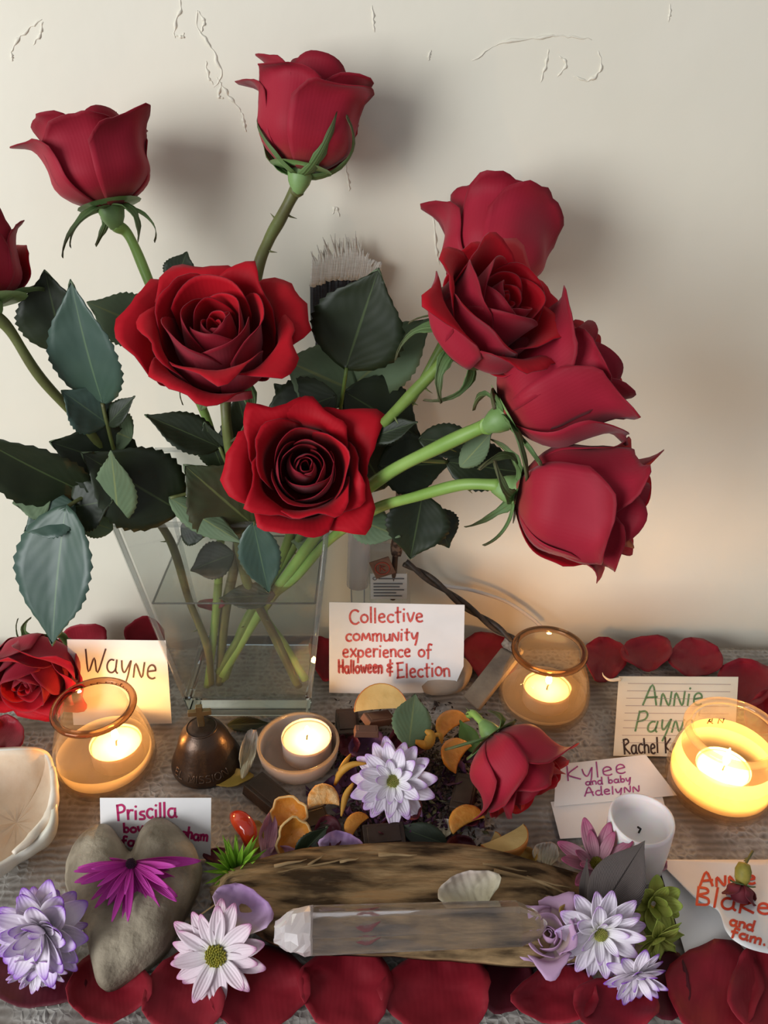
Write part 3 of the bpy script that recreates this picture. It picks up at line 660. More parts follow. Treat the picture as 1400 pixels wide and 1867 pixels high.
tealight('lit tealight burning inside the glowing wax-lined jar', c3 + Vector((0, 0, .0085)), fh=.016, fm=FLAME_B)
for i, (gx, pts) in enumerate([(-.005, [(0, 0), (.001, .004), (.003, .0045), (.0032, .0025), (.001, .002), (.004, 0)]), (.003, [(0, 0), (0, .0045), (.0035, .0005), (.0035, .0048)])]):
    P = [c3 + Vector((gx + x, .0285 - .0002, .040 + y)) for x, y in pts]
    part('moulded_mark', *tube(P, .0005, 6), JAR_RIM, j3)
# dish with tealight
cd = gp(546, 1384, 0); r0 = .0318
dish = thing('glass_dish', 'shallow clear glass dish holding a tealight beside the chocolate', 'dish', cd)
part('bowl', *lathe([(.0004, .0008), (.0245, .0008), (.028, .003), (.0305, .009), (r0, .0185), (r0 - .0012, .0190), (r0 - .0024, .0182), (.0285, .009), (.0262, .0045), (.0004, .0036)], cd, 48), thinglass('dish_glass', (.96, .93, .88), haze=.55, hazecol=(.86, .74, .66)), dish)
part('rim', *lathe([(r0 - .0012 + .0013 * math.cos(a), .0188 + .0013 * math.sin(a)) for a in [2 * math.pi * k / 8 for k in range(8)]], cd, 48, closed=True), RIM_C, dish)
tealight('lit tealight sitting in the shallow glass dish', cd + Vector((.0062, .0035, .0046)), h=.0165, fh=.008)
# unlit votive
cv = gp(1152, 1568, .001)
vot = thing('votive_candle', 'unlit white votive candle with a burnt-down hollow beside the grey feather', 'candle', cv)
rv, hv = .0205, .043
part('wax', *lathe([(.0003, 0), (rv * .9, 0), (rv, .002), (rv * 1.03, hv * .6), (rv * 1.04, hv - .003), (rv * 1.0, hv), (rv * .94, hv - .0004), (rv * .90, hv - .004), (rv * .85, hv - .012), (rv * .4, hv - .0145), (.0003, hv - .0147)], cv, 40,
     wob=lambda a, r_, z: 1 + .02 * math.sin(3 * a + 1) * (z > .03)), WAX_W, vot)
part('wick', *tube([cv + Vector((0, 0, hv - .0155)), cv + Vector((.0008, 0, hv - .011)), cv + Vector((-.0018, -.001, hv - .008))], .0007, 6), WICK, vot)

# ------------------------------------------------------------------ cards and handwriting
def arc(cx, cy, rx, ry, a0, a1, n=9):
    return [(cx + rx * math.cos(math.radians(a0 + (a1 - a0) * i / n)), cy + ry * math.sin(math.radians(a0 + (a1 - a0) * i / n))) for i in range(n + 1)]
_a = [arc(.22, .28, .21, .28, 70, 360), [(.43, .56), (.43, .12), (.52, .0)]]
_o = [arc(.22, .28, .22, .28, 90, 450)]
_n = [[(0, .55), (.03, 0)], [(.02, .35)] + arc(.20, .36, .17, .2, 160, 0, 6) + [(.38, 0)]]
_e = [[(.02, .28), (.38, .36)] + arc(.21, .34, .18, .24, 10, 190, 7) + arc(.25, .22, .22, .22, 190, 310, 6)]
_l = [[(.05, 1.0), (.03, 0)]]
_i = [[(.05, .55), (.04, 0)], [(.06, .82), (.08, .86)]]
_t = [[(.16, .95), (.13, .1), (.2, 0)], [(0, .62), (.34, .66)]]
GL = {
 'W': (.92, [[(0, .95), (.24, 0), (.44, .62), (.66, 0), (.92, 1.05)]]), 'a': (.52, _a), 'o': (.46, _o), 'n': (.42, _n), 'e': (.44, _e), 'l': (.12, _l), 'i': (.14, _i), 't': (.34, _t),
 'y': (.46, [[(0, .58), (.06, .25), (.2, .12), (.40, .58)], [(.43, .62), (.36, 0), (.26, -.42)]]), '1': (.48, [[(.02, 0), (.06, .62), (.40, .02), (.46, .70)]]),
 'P': (.48, [[(.06, 0), (.02, 1.0)], [(.0, .96), (.3, 1.0), (.46, .82), (.38, .58), (.06, .48)]]), 'r': (.32, [[(.02, .58), (.04, 0)], [(.04, .34), (.16, .54), (.34, .54)]]),
 's': (.32, [[(.30, .55), (.08, .52), (.06, .36), (.28, .24), (.28, .04), (.0, .03)]]), 'c': (.36, [arc(.22, .28, .22, .28, 50, 310)]), 'C': (.56, [arc(.34, .48, .34, .5, 50, 310)]),
 'b': (.42, [[(.02, 1.0), (.03, 0)], arc(.2, .26, .18, .26, 180, -180, 9)]), 'B': (.5, [[(.04, 0), (.02, 1.0)], [(.0, .98), (.3, .98), (.36, .76), (.06, .55), (.4, .42), (.42, .1), (.04, 0)]]),
 'h': (.42, [[(.02, 1.0), (.03, 0)], [(.03, .35)] + arc(.21, .36, .17, .2, 160, 0, 6) + [(.38, 0)]]), 'g': (.46, _a[:1] + [[(.43, .56), (.42, -.2), (.25, -.42), (.04, -.3)]]),
 'm': (.66, [[(0, .55), (.02, 0)], [(.02, .38), (.14, .56), (.28, .5), (.30, 0)], [(.30, .38), (.44, .56), (.58, .5), (.60, 0)]]), '2': (.62, [[(0, 0), (.08, .58), (.28, .1), (.48, .58), (.6, 0)]]),
 'u': (.42, [[(.0, .56), (.03, .1), (.2, 0), (.38, .2), (.40, .56)], [(.40, .56), (.42, 0)]]), 'v': (.40, [[(0, .58), (.18, 0), (.42, .6)]]), 'w': (.58, [[(0, .56), (.14, 0), (.28, .45), (.42, 0), (.58, .58)]]),
 'x': (.42, [[(0, .56), (.42, 0)], [(.42, .58), (0, -.02)]]), 'p': (.44, [[(.03, .58), (.0, -.42)], arc(.2, .30, .2, .26, 180, -180, 9)]), 'f': (.36, [[(.40, .95), (.22, 1.0), (.14, .8), (.12, -.15)], [(0, .52), (.34, .56)]]),
 'H': (.5, [[(.02, 1.0), (.03, 0)], [(.46, 1.0), (.45, 0)], [(.02, .48), (.46, .52)]]), 'E': (.52, [[(.08, 1.0), (.06, 0)], [(0, 1.0), (.46, 1.02)], [(.06, .52), (.38, .54)], [(.0, 0), (.5, .06)]]),
 '&': (.40, [[(.38, .72), (.08, .64), (.1, .5), (.34, .44), (.04, .3), (.08, .1), (.38, .12)], [(.23, 1.0), (.21, -.2)]]), 'A': (.66, [[(0, 0), (.34, 1.0), (.62, 0)], [(.12, .36), (.62, .40)]]),
 'R': (.52, [[(.05, 0), (.02, 1.0)], [(0, .97), (.32, 1.0), (.44, .78), (.06, .5), (.52, 0)]]), 'K': (.54, [[(.05, 1.0), (.02, 0)], [(.5, .9), (.06, .42), (.56, 0)]]), 'k': (.48, [[(.05, 1.0), (.02, -.1)], [(.4, .55), (.06, .26), (.5, 0)]]),
 'd': (.46, [arc(.2, .27, .2, .27, 60, 340), [(.42, 1.0), (.41, .1), (.48, 0)]]), '.': (.12, [[(.04, .0), (.07, .03)]]), ' ': (.34, []),
 'S': (.44, [[(.42, .92), (.12, .96), (.06, .66), (.40, .44), (.36, .06), (.0, .06)]]), 'I': (.1, [[(.05, 1), (.05, 0)]]), 'M': (.62, [[(0, 0), (.04, 1), (.3, .3), (.56, 1), (.6, 0)]]), 'L': (.4, [[(.04, 1), (.02, 0), (.4, .02)]]), 'O': (.56, [arc(.28, .5, .28, .5, 90, 450, 14)]), 'N': (.52, [[(0, 0), (.02, 1), (.48, 0), (.5, 1)]]),
}
def text_strokes(text, p0, p1, hpx, slant=0.0):
    """strokes in picture pixels, baseline p0->p1"""
    p0 = Vector((p0[0], p0[1], 0)); p1 = Vector((p1[0], p1[1], 0)); d = p1 - p0
    tot = sum(GL[c][0] + .14 for c in text) - .14
    ex = d / tot; up = Vector((d.y, -d.x, 0)).normalized() * hpx
    if up.y > 0: up = -up
    out, x = [], 0; rd = random.Random(len(text) * 31 + ord(text[0]))
    for c in text:
        w_, st = GL[c]; j = rd.uniform(-.05, .05); k = rd.uniform(.93, 1.07)
        for s in st:
            out.append([p0 + ex * (x + a) + up * (b_ * k + j) + ex * (slant * b_) for a, b_ in s])
        x += w_ + .14
    return out
def ribbon(strokes, wpx, proj):
    vs, fs = [], []
    for s in strokes:
        P = catmull([Vector((q[0], q[1], 0)) for q in s], 4)
        m = len(P); o = len(vs)
        for i, q in enumerate(P):
            t = P[min(i + 1, m - 1)] - P[max(i - 1, 0)]
            t = t.normalized() if t.length > 1e-6 else Vector((1, 0, 0)); n = Vector((-t.y, t.x, 0)) * (wpx / 2)
            if i == 0: q = q - t * wpx * .3
            if i == m - 1: q = q + t * wpx * .3
            vs.append(proj(q.x + n.x, q.y + n.y)); vs.append(proj(q.x - n.x, q.y - n.y))
        for i in range(m - 1): fs.append((o + 2 * i, o + 2 * i + 1, o + 2 * i + 3, o + 2 * i + 2))
    return vs, fs
class Card:
    def __init__(s, name, label, outline, three, m=PAPER, group=None):
        A, B_, C_ = [gp(x, y, z) for x, y, z in three]
        s.P = A; s.N = (B_ - A).cross(C_ - A).normalized()
        if s.N.dot(CAMP - A) < 0: s.N = -s.N
        v = [s.at(x, y) for x, y in outline]
        f = [tuple(range(len(v)))]
        e = (v[1] - v[0]).cross(v[2] - v[1])
        if e.dot(s.N) < 0: f = [tuple(reversed(f[0]))]
        c = sum(v, Vector()) / len(v); c.z = min(q.z for q in v)
        s.o = thing(name, label, 'card', c, group)
        s.sh = part('sheet', v, f, m, s.o, smooth=False, thick=.0004)
    def at(s, x, y, lift=0): return plane_hit(x, y, s.P + s.N * lift, s.N)
    def ink(s, lines, col, wpx, name='handwriting'):
        st = []
        for a in lines: st += text_strokes(*a)
        s.raw(st, col, wpx, name)
    def raw(s, st, col, wpx, name='handwriting'):
        part(name, *ribbon(st, wpx, lambda x, y: s.at(x, y, .00025)), col, s.sh, smooth=False)
INK_D = mat('ink_dark', (.055, .028, .035), .6); INK_R = mat('ink_red', (.50, .05, .045), .6, (.62, .14, .12), 400)
INK_G = mat('ink_green', (.085, .20, .09), .6, (.16, .28, .13), 300); INK_B = mat('ink_brown', (.05, .025, .018), .6); INK_P = mat('ink_purple', (.30, .035, .17), .6, (.40, .08, .26), 300)
INK_M = mat('ink_magenta', (.46, .015, .11), .6); INK_O = mat('ink_scarlet', (.60, .05, .02), .6); RULE = mat('ruled_line', (.45, .36, .33), .7)
k = Card('name_card', 'white card with one handwritten word in dark ink, propped behind a jar', [(122, 1166), (302, 1168), (307, 1230), (313, 1319), (134, 1322)], [(134, 1322, 0.0), (313, 1319, 0.0), (305, 1168, .082)])
k.ink([('Way1e', (152, 1223), (284, 1237), 42)], INK_D, 3.2)
k = Card('message_card', 'white paper with four lines of red handwriting, propped behind the fruit', [(600, 1098), (847, 1103), (845, 1215), (832, 1244), (806, 1258), (770, 1263), (690, 1265), (600, 1263)], [(600, 1263, .004), (806, 1263, .004), (847, 1103, .094)])
k.ink([('Collective', (638, 1137), (771, 1133), 27), ('co2mu1ity', (631, 1168), (762, 1168), 22), ('experience of', (625, 1198), (786, 1198), 24), ('Halloween', (617, 1226), (697, 1226), 22), ('&', (705, 1228), (716, 1228), 26), ('Election', (724, 1236), (820, 1232), 26)], INK_R, 3.6)
k.ink([('Halloween', (618, 1228), (696, 1228), 21)], INK_R, 2.6)
k = Card('lined_card', 'cream ruled index card with green and dark handwriting behind the glowing jar', [(1128, 1233), (1346, 1234), (1338, 1380), (1118, 1378), (1122, 1320)], [(1118, 1378, .002), (1338, 1380, .002), (1346, 1234, .020)], PAPER_Y)
part('torn_corner', *tube(catmull([gp(1130, 1238, .020), gp(1112, 1240, .021), gp(1101, 1233, .022), gp(1098, 1226, .024)], 5), lambda t: .0016 * (1.1 - t), 6), PAPER_Y, k.sh, label='curled torn paper corner')
k.raw([[(1145 - i * 1.5, 1246 + i * 13.5), (1332 - i, 1248 + i * 13.4)] for i in range(9)], RULE, 1.0, 'ruled_lines')
k.ink([('A11ie', (1172, 1286), (1280, 1287), 38, .1), ('Pay1e', (1156, 1332), (1262, 1334), 36, .25)], INK_G, 3.4)
k.ink([('Rachel Ke', (1138, 1376), (1236, 1370), 28)], INK_B, 3.2)
k2 = Card('blank_card', 'blank white card lying under the small name card with purple writing', [(1004, 1462), (1204, 1440), (1226, 1518), (1021, 1529)], [(1021, 1529, .002), (1226, 1518, .002), (1204, 1440, .003)])
k = Card('name_card', 'white card with three lines of purple handwriting lying between fallen rose and jar', [(1014, 1394), (1177, 1376), (1234, 1450), (1010, 1470)], [(1010, 1470, .0040), (1234, 1450, .0040), (1177, 1376, .012)])
k.ink([('Kylee', (1035, 1424), (1142, 1410), 27), ('and baby', (1068, 1432), (1150, 1425), 12), ('Adely11', (1066, 1452), (1166, 1443), 15)], INK_P, 2.6)
k = Card('name_card', 'white card with three lines of magenta handwriting behind the heart-shaped stone', [(182, 1455), (385, 1455), (384, 1566), (184, 1566)], [(184, 1566, .0), (384, 1566, .0), (385, 1455, .046)])
k.ink([('Priscilla', (214, 1495), (322, 1490), 28)], INK_M, 4.0)
k.ink([('boys', (226, 1518), (272, 1516), 17), ('& Bi1gham', (280, 1520), (378, 1534), 19), ('family', (222, 1542), (290, 1544), 17)], INK_M, 4.2)
# folded note at the right: a flat white sheet and a curled leaf over it
fo = thing('folded_note', 'folded white note with red handwriting and one corner curling up', 'card', gp(1300, 1680, .001))
vsh = [gp(1198, 1568, .003), gp(1255, 1757, .003), gp(1440, 1732, .003), gp(1440, 1568, .003)]
part('under_sheet', vsh, [(0, 1, 2, 3)], PAPER, fo, smooth=False, thick=.0004)
edge = catmull([(1198, 1568, 0), (1235, 1606, 0), (1270, 1640, 0), (1308, 1660, 0), (1322, 1695, 0), (1340, 1716, 0), (1375, 1733, 0), (1440, 1746, 0)], 5)
def zcurl(x, y): return .0045 + .017 * sm(1600, 1740, y) * (1 - .6 * sm(1330, 1440, x)) + .010 * sm(1330, 1230, x) * sm(1570, 1650, y)
def notef(u, v):
    q = edge[min(int(round(u * (len(edge) - 1))), len(edge) - 1)]; x0 = 1198 + (1440 - 1198) * u
    x = x0 + (q.x - x0) * v; y = 1568 + (q.y - 1568) * v
    return gp(x, y, zcurl(x, y))
v, f, uv = grid(len(edge) - 1, 14, notef)
part('curled_leaf', v, f, PAPER, fo, uvs=uv, thick=.0004)
part('handwriting', *ribbon(text_strokes('A11ie', (1276, 1616), (1378, 1612), 26) + text_strokes('Blake', (1268, 1648), (1402, 1668), 34) + text_strokes('and', (1330, 1685), (1372, 1697), 17) + text_strokes('fam.f', (1332, 1706), (1410, 1728), 17), 4.6, lambda x, y: gp(x, y, zcurl(x, y) + .0009)), INK_O, fo, smooth=False)

# ------------------------------------------------------------------ bell
BR = mat('bell_bronze', (.055, .036, .027), .34, (.085, .055, .038), 60, metal=.75, bump=.12, bscale=300)
BRASS = mat('cross_brass', (.30, .20, .09), .3, (.36, .25, .12), 80, metal=.9)
cb = gp(378, 1390, 0)
bell = thing('hand_bell', 'small dark bronze bell topped by a brass cross', 'bell', cb)
part('body', *lathe([(.0245, .002), (.0268, .0006), (.0272, .003), (.0262, .0065), (.0238, .012), (.0212, .019), (.0188, .027), (.0160, .033), (.0125, .0365), (.0118, .0372), (.0105, .0385), (.007, .0395), (.0003, .0398)], cb, 48), BR, bell)
part('shoulder_ring', *lathe([(.0112 + .0009 * math.cos(a), .0378 + .0009 * math.sin(a)) for a in [k * math.pi / 4 for k in range(8)]], cb, 36, closed=True), BR, bell)
def bx(c, sx, sy, sz, rot=0):
    v, f = box(-sx, sx, -sy, sy, -sz, sz); M = Matrix.Rotation(rot, 3, 'Z'); return [Vector(c) + M @ Vector(q) for q in v], f
cc = cb + Vector((0, 0, .0505))
part('cross', *merge(bx(cc + Vector((0, 0, -.001)), .0024, .0018, .0098, .12), bx(cc + Vector((0, 0, .0022)), .0085, .00175, .0022, .12)), BRASS, bell, smooth=False, bevel=.0004)
# raised lettering round the skirt
tx = 'EL MISSION'; tot = sum(GL[c][0] + .14 for c in tx); x = 0; vs, fs = [], []
for c in tx:
    w_, st = GL[c]
    for s in st:
        P = []
        for a_, b_ in s:
            ang = math.radians(-90 - 52) + (x + a_) / tot * math.radians(104); z = .0064 + .0052 * b_; r_ = .0264 - (z - .0065) * .44
            P.append(cb + Vector((r_ * math.cos(ang), r_ * math.sin(ang), z)))
        vs, fs = merge((vs, fs), tube(catmull(P, 4), .00042, 5))
    x += w_ + .14
part('lettering', vs, fs, mat('bell_worn', (.14, .10, .075), .4, metal=.8), bell)

# ------------------------------------------------------------------ shell, stone, bark, crystal
SH_IN = mat('shell_inside', (.62, .58, .46), .35, (.74, .73, .66), 25, coat=.3, lo=.3, hi=.6); SH_OUT = mat('shell_outside', (.62, .45, .30), .6, (.72, .58, .42), 40, bump=.4, bscale=90)
rim_px = [(-60, 1368), (0, 1363), (45, 1361), (72, 1364), (90, 1374), (99, 1398), (102, 1440), (103, 1480), (92, 1510), (62, 1540), (30, 1562), (0, 1580), (-50, 1600), (-110, 1560), (-140, 1480), (-110, 1400)]
rimw = [gp(x, y, .030 + .006 * math.sin(i * 1.1)) for i, (x, y) in enumerate(rim_px)]
rimw = catmull(rimw + [rimw[0]], 4)[:-1]; cen = sum(rimw, Vector()) / len(rimw)
bot = Vector((cen.x, cen.y, .002)); ns = len(rimw)
vs, fs = [], []
for j in range(9):
    t = j / 8
    for k, q in enumerate(rimw):
        a = k / ns * 2 * math.pi
        s = (1 - t ** 2.4) ** .55 if t < 1 else 0
        s = math.cos(t * math.pi / 2) ** .55
        p_ = bot.lerp(Vector((q.x, q.y, 0)), s); z = .002 + (q.z - .002) * (1 - math.sin(t * math.pi / 2) ** 1.0)
        vs.append(Vector((p_.x, p_.y, z + .0012 * math.sin(a * 13) * (1 - t) * t)))
for j in range(8):
    for k in range(ns): a, b_ = j * ns + k, j * ns + (k + 1) % ns; fs.append((a, b_, b_ + ns, a + ns))
sh = thing('seashell', 'large cream seashell bowl cut by the picture edge beside the jar', 'shell', bot)
part('shell_bowl', vs, [tuple(reversed(q)) for q in fs] if False else fs, [SH_IN, SH_OUT], sh, thick=.0035, two=True)
part('folded_lip', *tube(catmull([gp(96, 1400, .034), gp(100, 1440, .0345), gp(94, 1478, .033), gp(76, 1506, .030), gp(52, 1534, .030), gp(24, 1556, .030)], 6), lambda t: .0034 * (.5 + math.sin(math.pi * t) * .6), 10, jitter=.4), mat('shell_lip', (.66, .56, .42), .5, (.78, .70, .58), 60), sh)

ST = mat('heart_stone', (.16, .13, .09), .8, (.34, .29, .21), 40, bump=1.0, bscale=130, spec=.25)
heart = [(119, 1612), (124, 1580), (150, 1545), (176, 1521), (200, 1519), (222, 1535), (240, 1548), (256, 1524), (282, 1508), (308, 1508), (338, 1528), (360, 1558), (369, 1592), (352, 1636), (332, 1672), (308, 1718), (272, 1752), (222, 1784), (190, 1797), (174, 1784), (164, 1745), (154, 1702), (136, 1660)]
hp = catmull([(x, y, 0) for x, y in heart] + [(heart[0][0], heart[0][1], 0)], 4)[:-1]; ns = len(hp)
hc = Vector((238, 1640, 0)); vs, fs = [], []; TH = .036
prof = [(1 - .35, .0), (.94, .10), (1.0, .42), (.97, .68), (.88, .86), (.72, .97), (.5, 1.03), (.25, 1.06), (0.02, 1.06)]
for (s, zz) in prof:
    for k, q in enumerate(hp):
        x = hc.x + (q.x - hc.x) * s; y = hc.y + (q.y - hc.y) * s; 
        z = TH * zz * (1 + .12 * noise.noise(Vector((x * .012, y * .012, zz)))) * (1 - .22 * sm(1650, 1800, y))
        P = gp(x, y, TH * .42) if s > .9 else gp(x, y, TH * .42)
        dz = z - TH * .42
        # dent running down from the notch
        if zz > .5:
            z -= .015 * math.exp(-((x - 240) / 20) ** 2) * sm(1660, 1545, y)
            z += .006 * math.exp(-((x - 185) / 40) ** 2 - ((y - 1572) / 40) ** 2) + .008 * math.exp(-((x - 302) / 45) ** 2 - ((y - 1570) / 50) ** 2) + .0032 * noise.noise(Vector((x * .022, y * .022, 2.3))) + .0012 * noise.noise(Vector((x * .06, y * .06, 5.3)))
        vs.append(Vector((P.x, P.y + .000, max(z, .0006))))
for j in range(len(prof) - 1):
    for k in range(ns): a, b_ = j * ns + k, j * ns + (k + 1) % ns; fs.append((a, b_, b_ + ns, a + ns))
fs.append(tuple(reversed(range(ns)))); o = (len(prof) - 1) * ns; fs.append(tuple(range(o, o + ns)))
solo('heart_stone', 'smooth grey-brown heart-shaped stone lying on the cloth', 'stone', vs, fs, ST)

BK = mat('driftwood', (.045, .027, .013), .85, (.36, .235, .115), 24, bump=1.0, bscale=70, stretch=(1, 4, 4), spec=.15, lo=.40, hi=.64, detail=9)
BK2 = mat('driftwood_pale', (.20, .13, .06), .85, (.36, .25, .13), 30, bump=.7, bscale=60, stretch=(1, 6, 6), spec=.15)
topE = catmull([(388, 1628, 0), (440, 1592, 0), (540, 1562, 0), (660, 1551, 0), (760, 1546, 0), (880, 1556, 0), (960, 1578, 0), (1062, 1604, 0)], 10)
botE = catmull([(398, 1652, 0), (470, 1690, 0), (520, 1722, 0), (610, 1735, 0), (720, 1742, 0), (830, 1748, 0), (940, 1757, 0), (1052, 1752, 0)], 10)
bark = thing('driftwood', 'long weathered driftwood slab with splintered edges under the crystal', 'wood', gp(720, 1740, 0))
def barkz(v, n_): return .003 + .026 * math.sin(math.pi * min(1, .18 + .82 * (1 - v) ** .9) * .72 + .25) * (1 if v < .97 else .6) + n_
def barkf(u, v):
    i = min(int(round(u * (len(topE) - 1))), len(topE) - 1); a, b_ = topE[i], botE[i]; x = a.x + (b_.x - a.x) * v; y = a.y + (b_.y - a.y) * v
    n_ = .0026 * noise.noise(Vector((x * .008, v * 5, 1.3))) + .0011 * noise.noise(Vector((x * .025, v * 18, 5.7)))
    en = min(u, 1 - u)
    z = barkz(v, n_) * (.35 + .65 * sm(0, .12, en)); x += 9 * noise.noise(Vector((v * 14, u * 4, 3))) * (en < .03)
    P = gp(x, y, z); return P
v, f, uv = grid(len(topE) - 1, 34, barkf)
part('slab', v, f, BK, bark, uvs=uv, thick=.005)
# back flank and splinters
def flank(u, v):
    p_ = barkf(u, 0); return Vector((p_.x, p_.y + .004 * v + .002 * math.sin(u * 60) * v, p_.z * (1 - v) + .001 * v))
v, f, uv = grid(len(topE) - 1, 4, flank); part('back_edge', v, [tuple(reversed(q)) for q in f], BK, bark, uvs=uv)
for k_, (a, b_, wd) in enumerate([((470, 1602), (640, 1566), 9), ((560, 1580), (590, 1562), 7), ((620, 1572), (655, 1568), 8), ((690, 1558), (760, 1562), 8), ((900, 1590), (1040, 1622), 10), ((960, 1600), (1052, 1640), 8), ((400, 1630), (520, 1596), 8), ((880, 1575), (960, 1592), 7), ((500, 1580), (560, 1570), 8), ((985, 1632), (1072, 1662), 7)]):
    A, B_ = gp(*a, .0285), gp(*b_, .0285)
    part('splinter', *tube([A, A.lerp(B_, .4) + Vector((0, 0, .0012)), A.lerp(B_, .8) + Vector((0, 0, .0008)), B_ + Vector((0, 0, .002))], lambda t: wd * .00016 * (1.15 - t), 6, jitter=.5), BK2, bark)
fib = tube(catmull([gp(490, 1600, .030), gp(420, 1632, .024), gp(360, 1672, .012), gp(338, 1690, .004)], 8), .0006, 5)
part('loose_fibre', *fib, BK2, bark)

CRM = realglass('quartz', (.99, .98, .97), .04, 1.40, .09, (.86, .80, .76)); CRW = realglass('quartz_frosted', (.98, .97, .97), .35, 1.5, .55, (.85, .80, .80))
cr = thing('crystal_wand', 'long clear crystal wand with a frosted broken end lying on the driftwood', 'crystal', gp(760, 1700, .030))
A, B_ = gp(566, 1696, .0415), gp(945, 1683, .0415); ax = (B_ - A).normalized(); sd = Vector((-ax.y, ax.x, 0)).normalized()
def hexr(c, r_, sq=1.0, ph=0.35):
    return [c + sd * (r_ * math.cos(ph + k * math.pi / 3)) * 1.0 + Vector((0, 0, r_ * sq * math.sin(ph + k * math.pi / 3))) for k in range(6)]
r0c = .0135
rings = [hexr(A, r0c), hexr(B_, r0c * .93), hexr(B_ + ax * .012 + Vector((0, 0, -.0015)), r0c * .55), hexr(gp(998, 1684, .038), .0008)]
vs = sum(rings, []); fs = []
for j in range(len(rings) - 1):
    for k in range(6): a, b_ = j * 6 + k, j * 6 + (k + 1) % 6; fs.append((a, b_, b_ + 6, a + 6))
fs.append(tuple(range(5, -1, -1))); fs.append(tuple(range(18, 24)))
part('shaft', vs, fs, CRM, cr, smooth=False, bevel=.0006)
prof = []; vs, fs = [], []
for j in range(7):
    t = j / 6; c = A + ax * (.0005 - .021 * t) + Vector((0, 0, -.001 * t)); s = math.cos(t * 1.35) ** .6
    for k in range(14):
        a = 2 * math.pi * k / 14; q = c + (sd * math.cos(a) + Vector((0, 0, math.sin(a)))) * r0c * .98 * s
        vs.append(q + Vector((noise.noise(q * 260), noise.noise(q * 260 + Vector((5, 0, 0))), noise.noise(q * 260 + Vector((0, 7, 0))))) * .0020)
for j in range(6):
    for k in range(14): a, b_ = j * 14 + k, j * 14 + (k + 1) % 14; fs.append((a, b_, b_ + 14, a + 14))
fs.append(tuple(range(13, -1, -1))); fs.append(tuple(range(84, 98)))
part('broken_end', vs, fs, CRW, cr, smooth=False, label='frosted broken end')

# ------------------------------------------------------------------ daisies and chrysanthemums
def dm(name, stops, **kw): return uvmat(name, stops, rough=.55, trans=.22, ribs=.01, ribscale=5, axis='u', spec=.3, **kw)
D_LIL = dm('petal_white_lilac', [(0, (.80, .79, .62)), (.3, (.90, .86, .88)), (.82, (.84, .76, .86)), (1, (.56, .32, .68))])
D_PUR = dm('petal_purple_tip', [(0, (.86, .80, .84)), (.66, (.86, .78, .86)), (.88, (.66, .50, .78)), (1, (.26, .07, .50))])
D_PNK = dm('petal_pale_pink', [(0, (.74, .72, .62)), (.3, (.80, .70, .74)), (.85, (.78, .62, .68)), (1, (.62, .26, .46))])
D_ROS = dm('petal_dusty_pink', [(0, (.45, .24, .28)), (.5, (.52, .26, .32)), (1, (.42, .08, .18))])
D_MAG = dm('petal_magenta', [(0, (.28, .01, .14)), (.5, (.46, .02, .28)), (1, (.58, .06, .42))])
D_GRN = dm('petal_lime', [(0, (.10, .24, .02)), (.5, (.22, .46, .03)), (1, (.34, .60, .06))])
D_OLV = dm('petal_olive', [(0, (.26, .30, .04)), (.5, (.44, .46, .10)), (1, (.36, .46, .08))])
DISC_Y = mat('disc_yellow', (.34, .30, .03), .8, (.22, .22, .03), 300); DISC_G = mat('disc_green', (.30, .32, .06), .8, (.42, .40, .10), 300)
def at(px, py, z): return gp(px, py, z)
def rp_(px, c): return px * pxm(c)
c = at(716, 1424, .030); daisy('daisy', 'white daisy with lilac tips among the orange pieces and chocolate', c, camvec(.0, .25, 1), rp_(66, c), D_LIL, DISC_G, [(15, 8, 1.08), (13, 28, .95), (9, 50, .66)], wid=.42, seed=3, disc=.17, group='daisies on the altar')
c = at(394, 1742, .026); daisy('daisy', 'pale pink daisy with a yellow-green eye lying by the heart stone', c, camvec(-.05, .05, 1), rp_(76, c), D_PNK, DISC_Y, [(14, 2, 1.08), (11, 18, .98)], wid=.38, seed=8, disc=.26, group='daisies on the altar')
c = at(74, 1700, .040); daisy('chrysanthemum', 'full white chrysanthemum with purple tips beside the heart stone', c, camvec(-.05, -.1, 1), rp_(88, c), D_PUR, None, [(13, -18, .92), (13, 4, 1.0), (12, 26, .95), (9, 48, .8), (6, 72, .6)], wid=.52, seed=13, disc=.10, group='chrysanthemums on the altar')
c = at(72, 1758, .020); daisy('chrysanthemum', 'small lilac and white chrysanthemum tucked under the full purple-tipped one', c, camvec(.1, -.5, .7), rp_(62, c), D_LIL, None, [(14, 0, .95), (14, 30, .85), (8, 55, .65)], wid=.36, seed=17, disc=.10, group='chrysanthemums on the altar')
c = at(240, 1574, .050); daisy('chrysanthemum', 'magenta chrysanthemum drooping over the heart-shaped stone', c, camvec(.05, .35, .95), rp_(112, c), D_MAG, mat('calyx_dark', (.06, .02, .05), .8), [(12, -26, 1.0), (11, -8, .95), (10, 12, .8), (6, 34, .6)], wid=.15, seed=21, disc=.08, rnd=.24, arc=(math.pi - 1.55, math.pi + 1.75), group='chrysanthemums on the altar')
c = at(1094, 1702, .028); daisy('daisy', 'white daisy with lilac edges in front of the grey feather', c, camvec(.1, -.15, 1), rp_(76, c), D_LIL, DISC_G, [(14, 2, 1.05), (11, 22, .92), (6, 46, .6)], wid=.44, seed=28, disc=.16, group='daisies on the altar')
c = at(1160, 1778, .022); daisy('chrysanthemum', 'small purple-edged chrysanthemum below the white daisy by the feather', c, camvec(.1, -.5, .85), rp_(58, c), D_PUR, None, [(11, 0, 1), (10, 26, .9), (7, 52, .7)], wid=.46, seed=31, disc=.12, group='chrysanthemums on the altar')
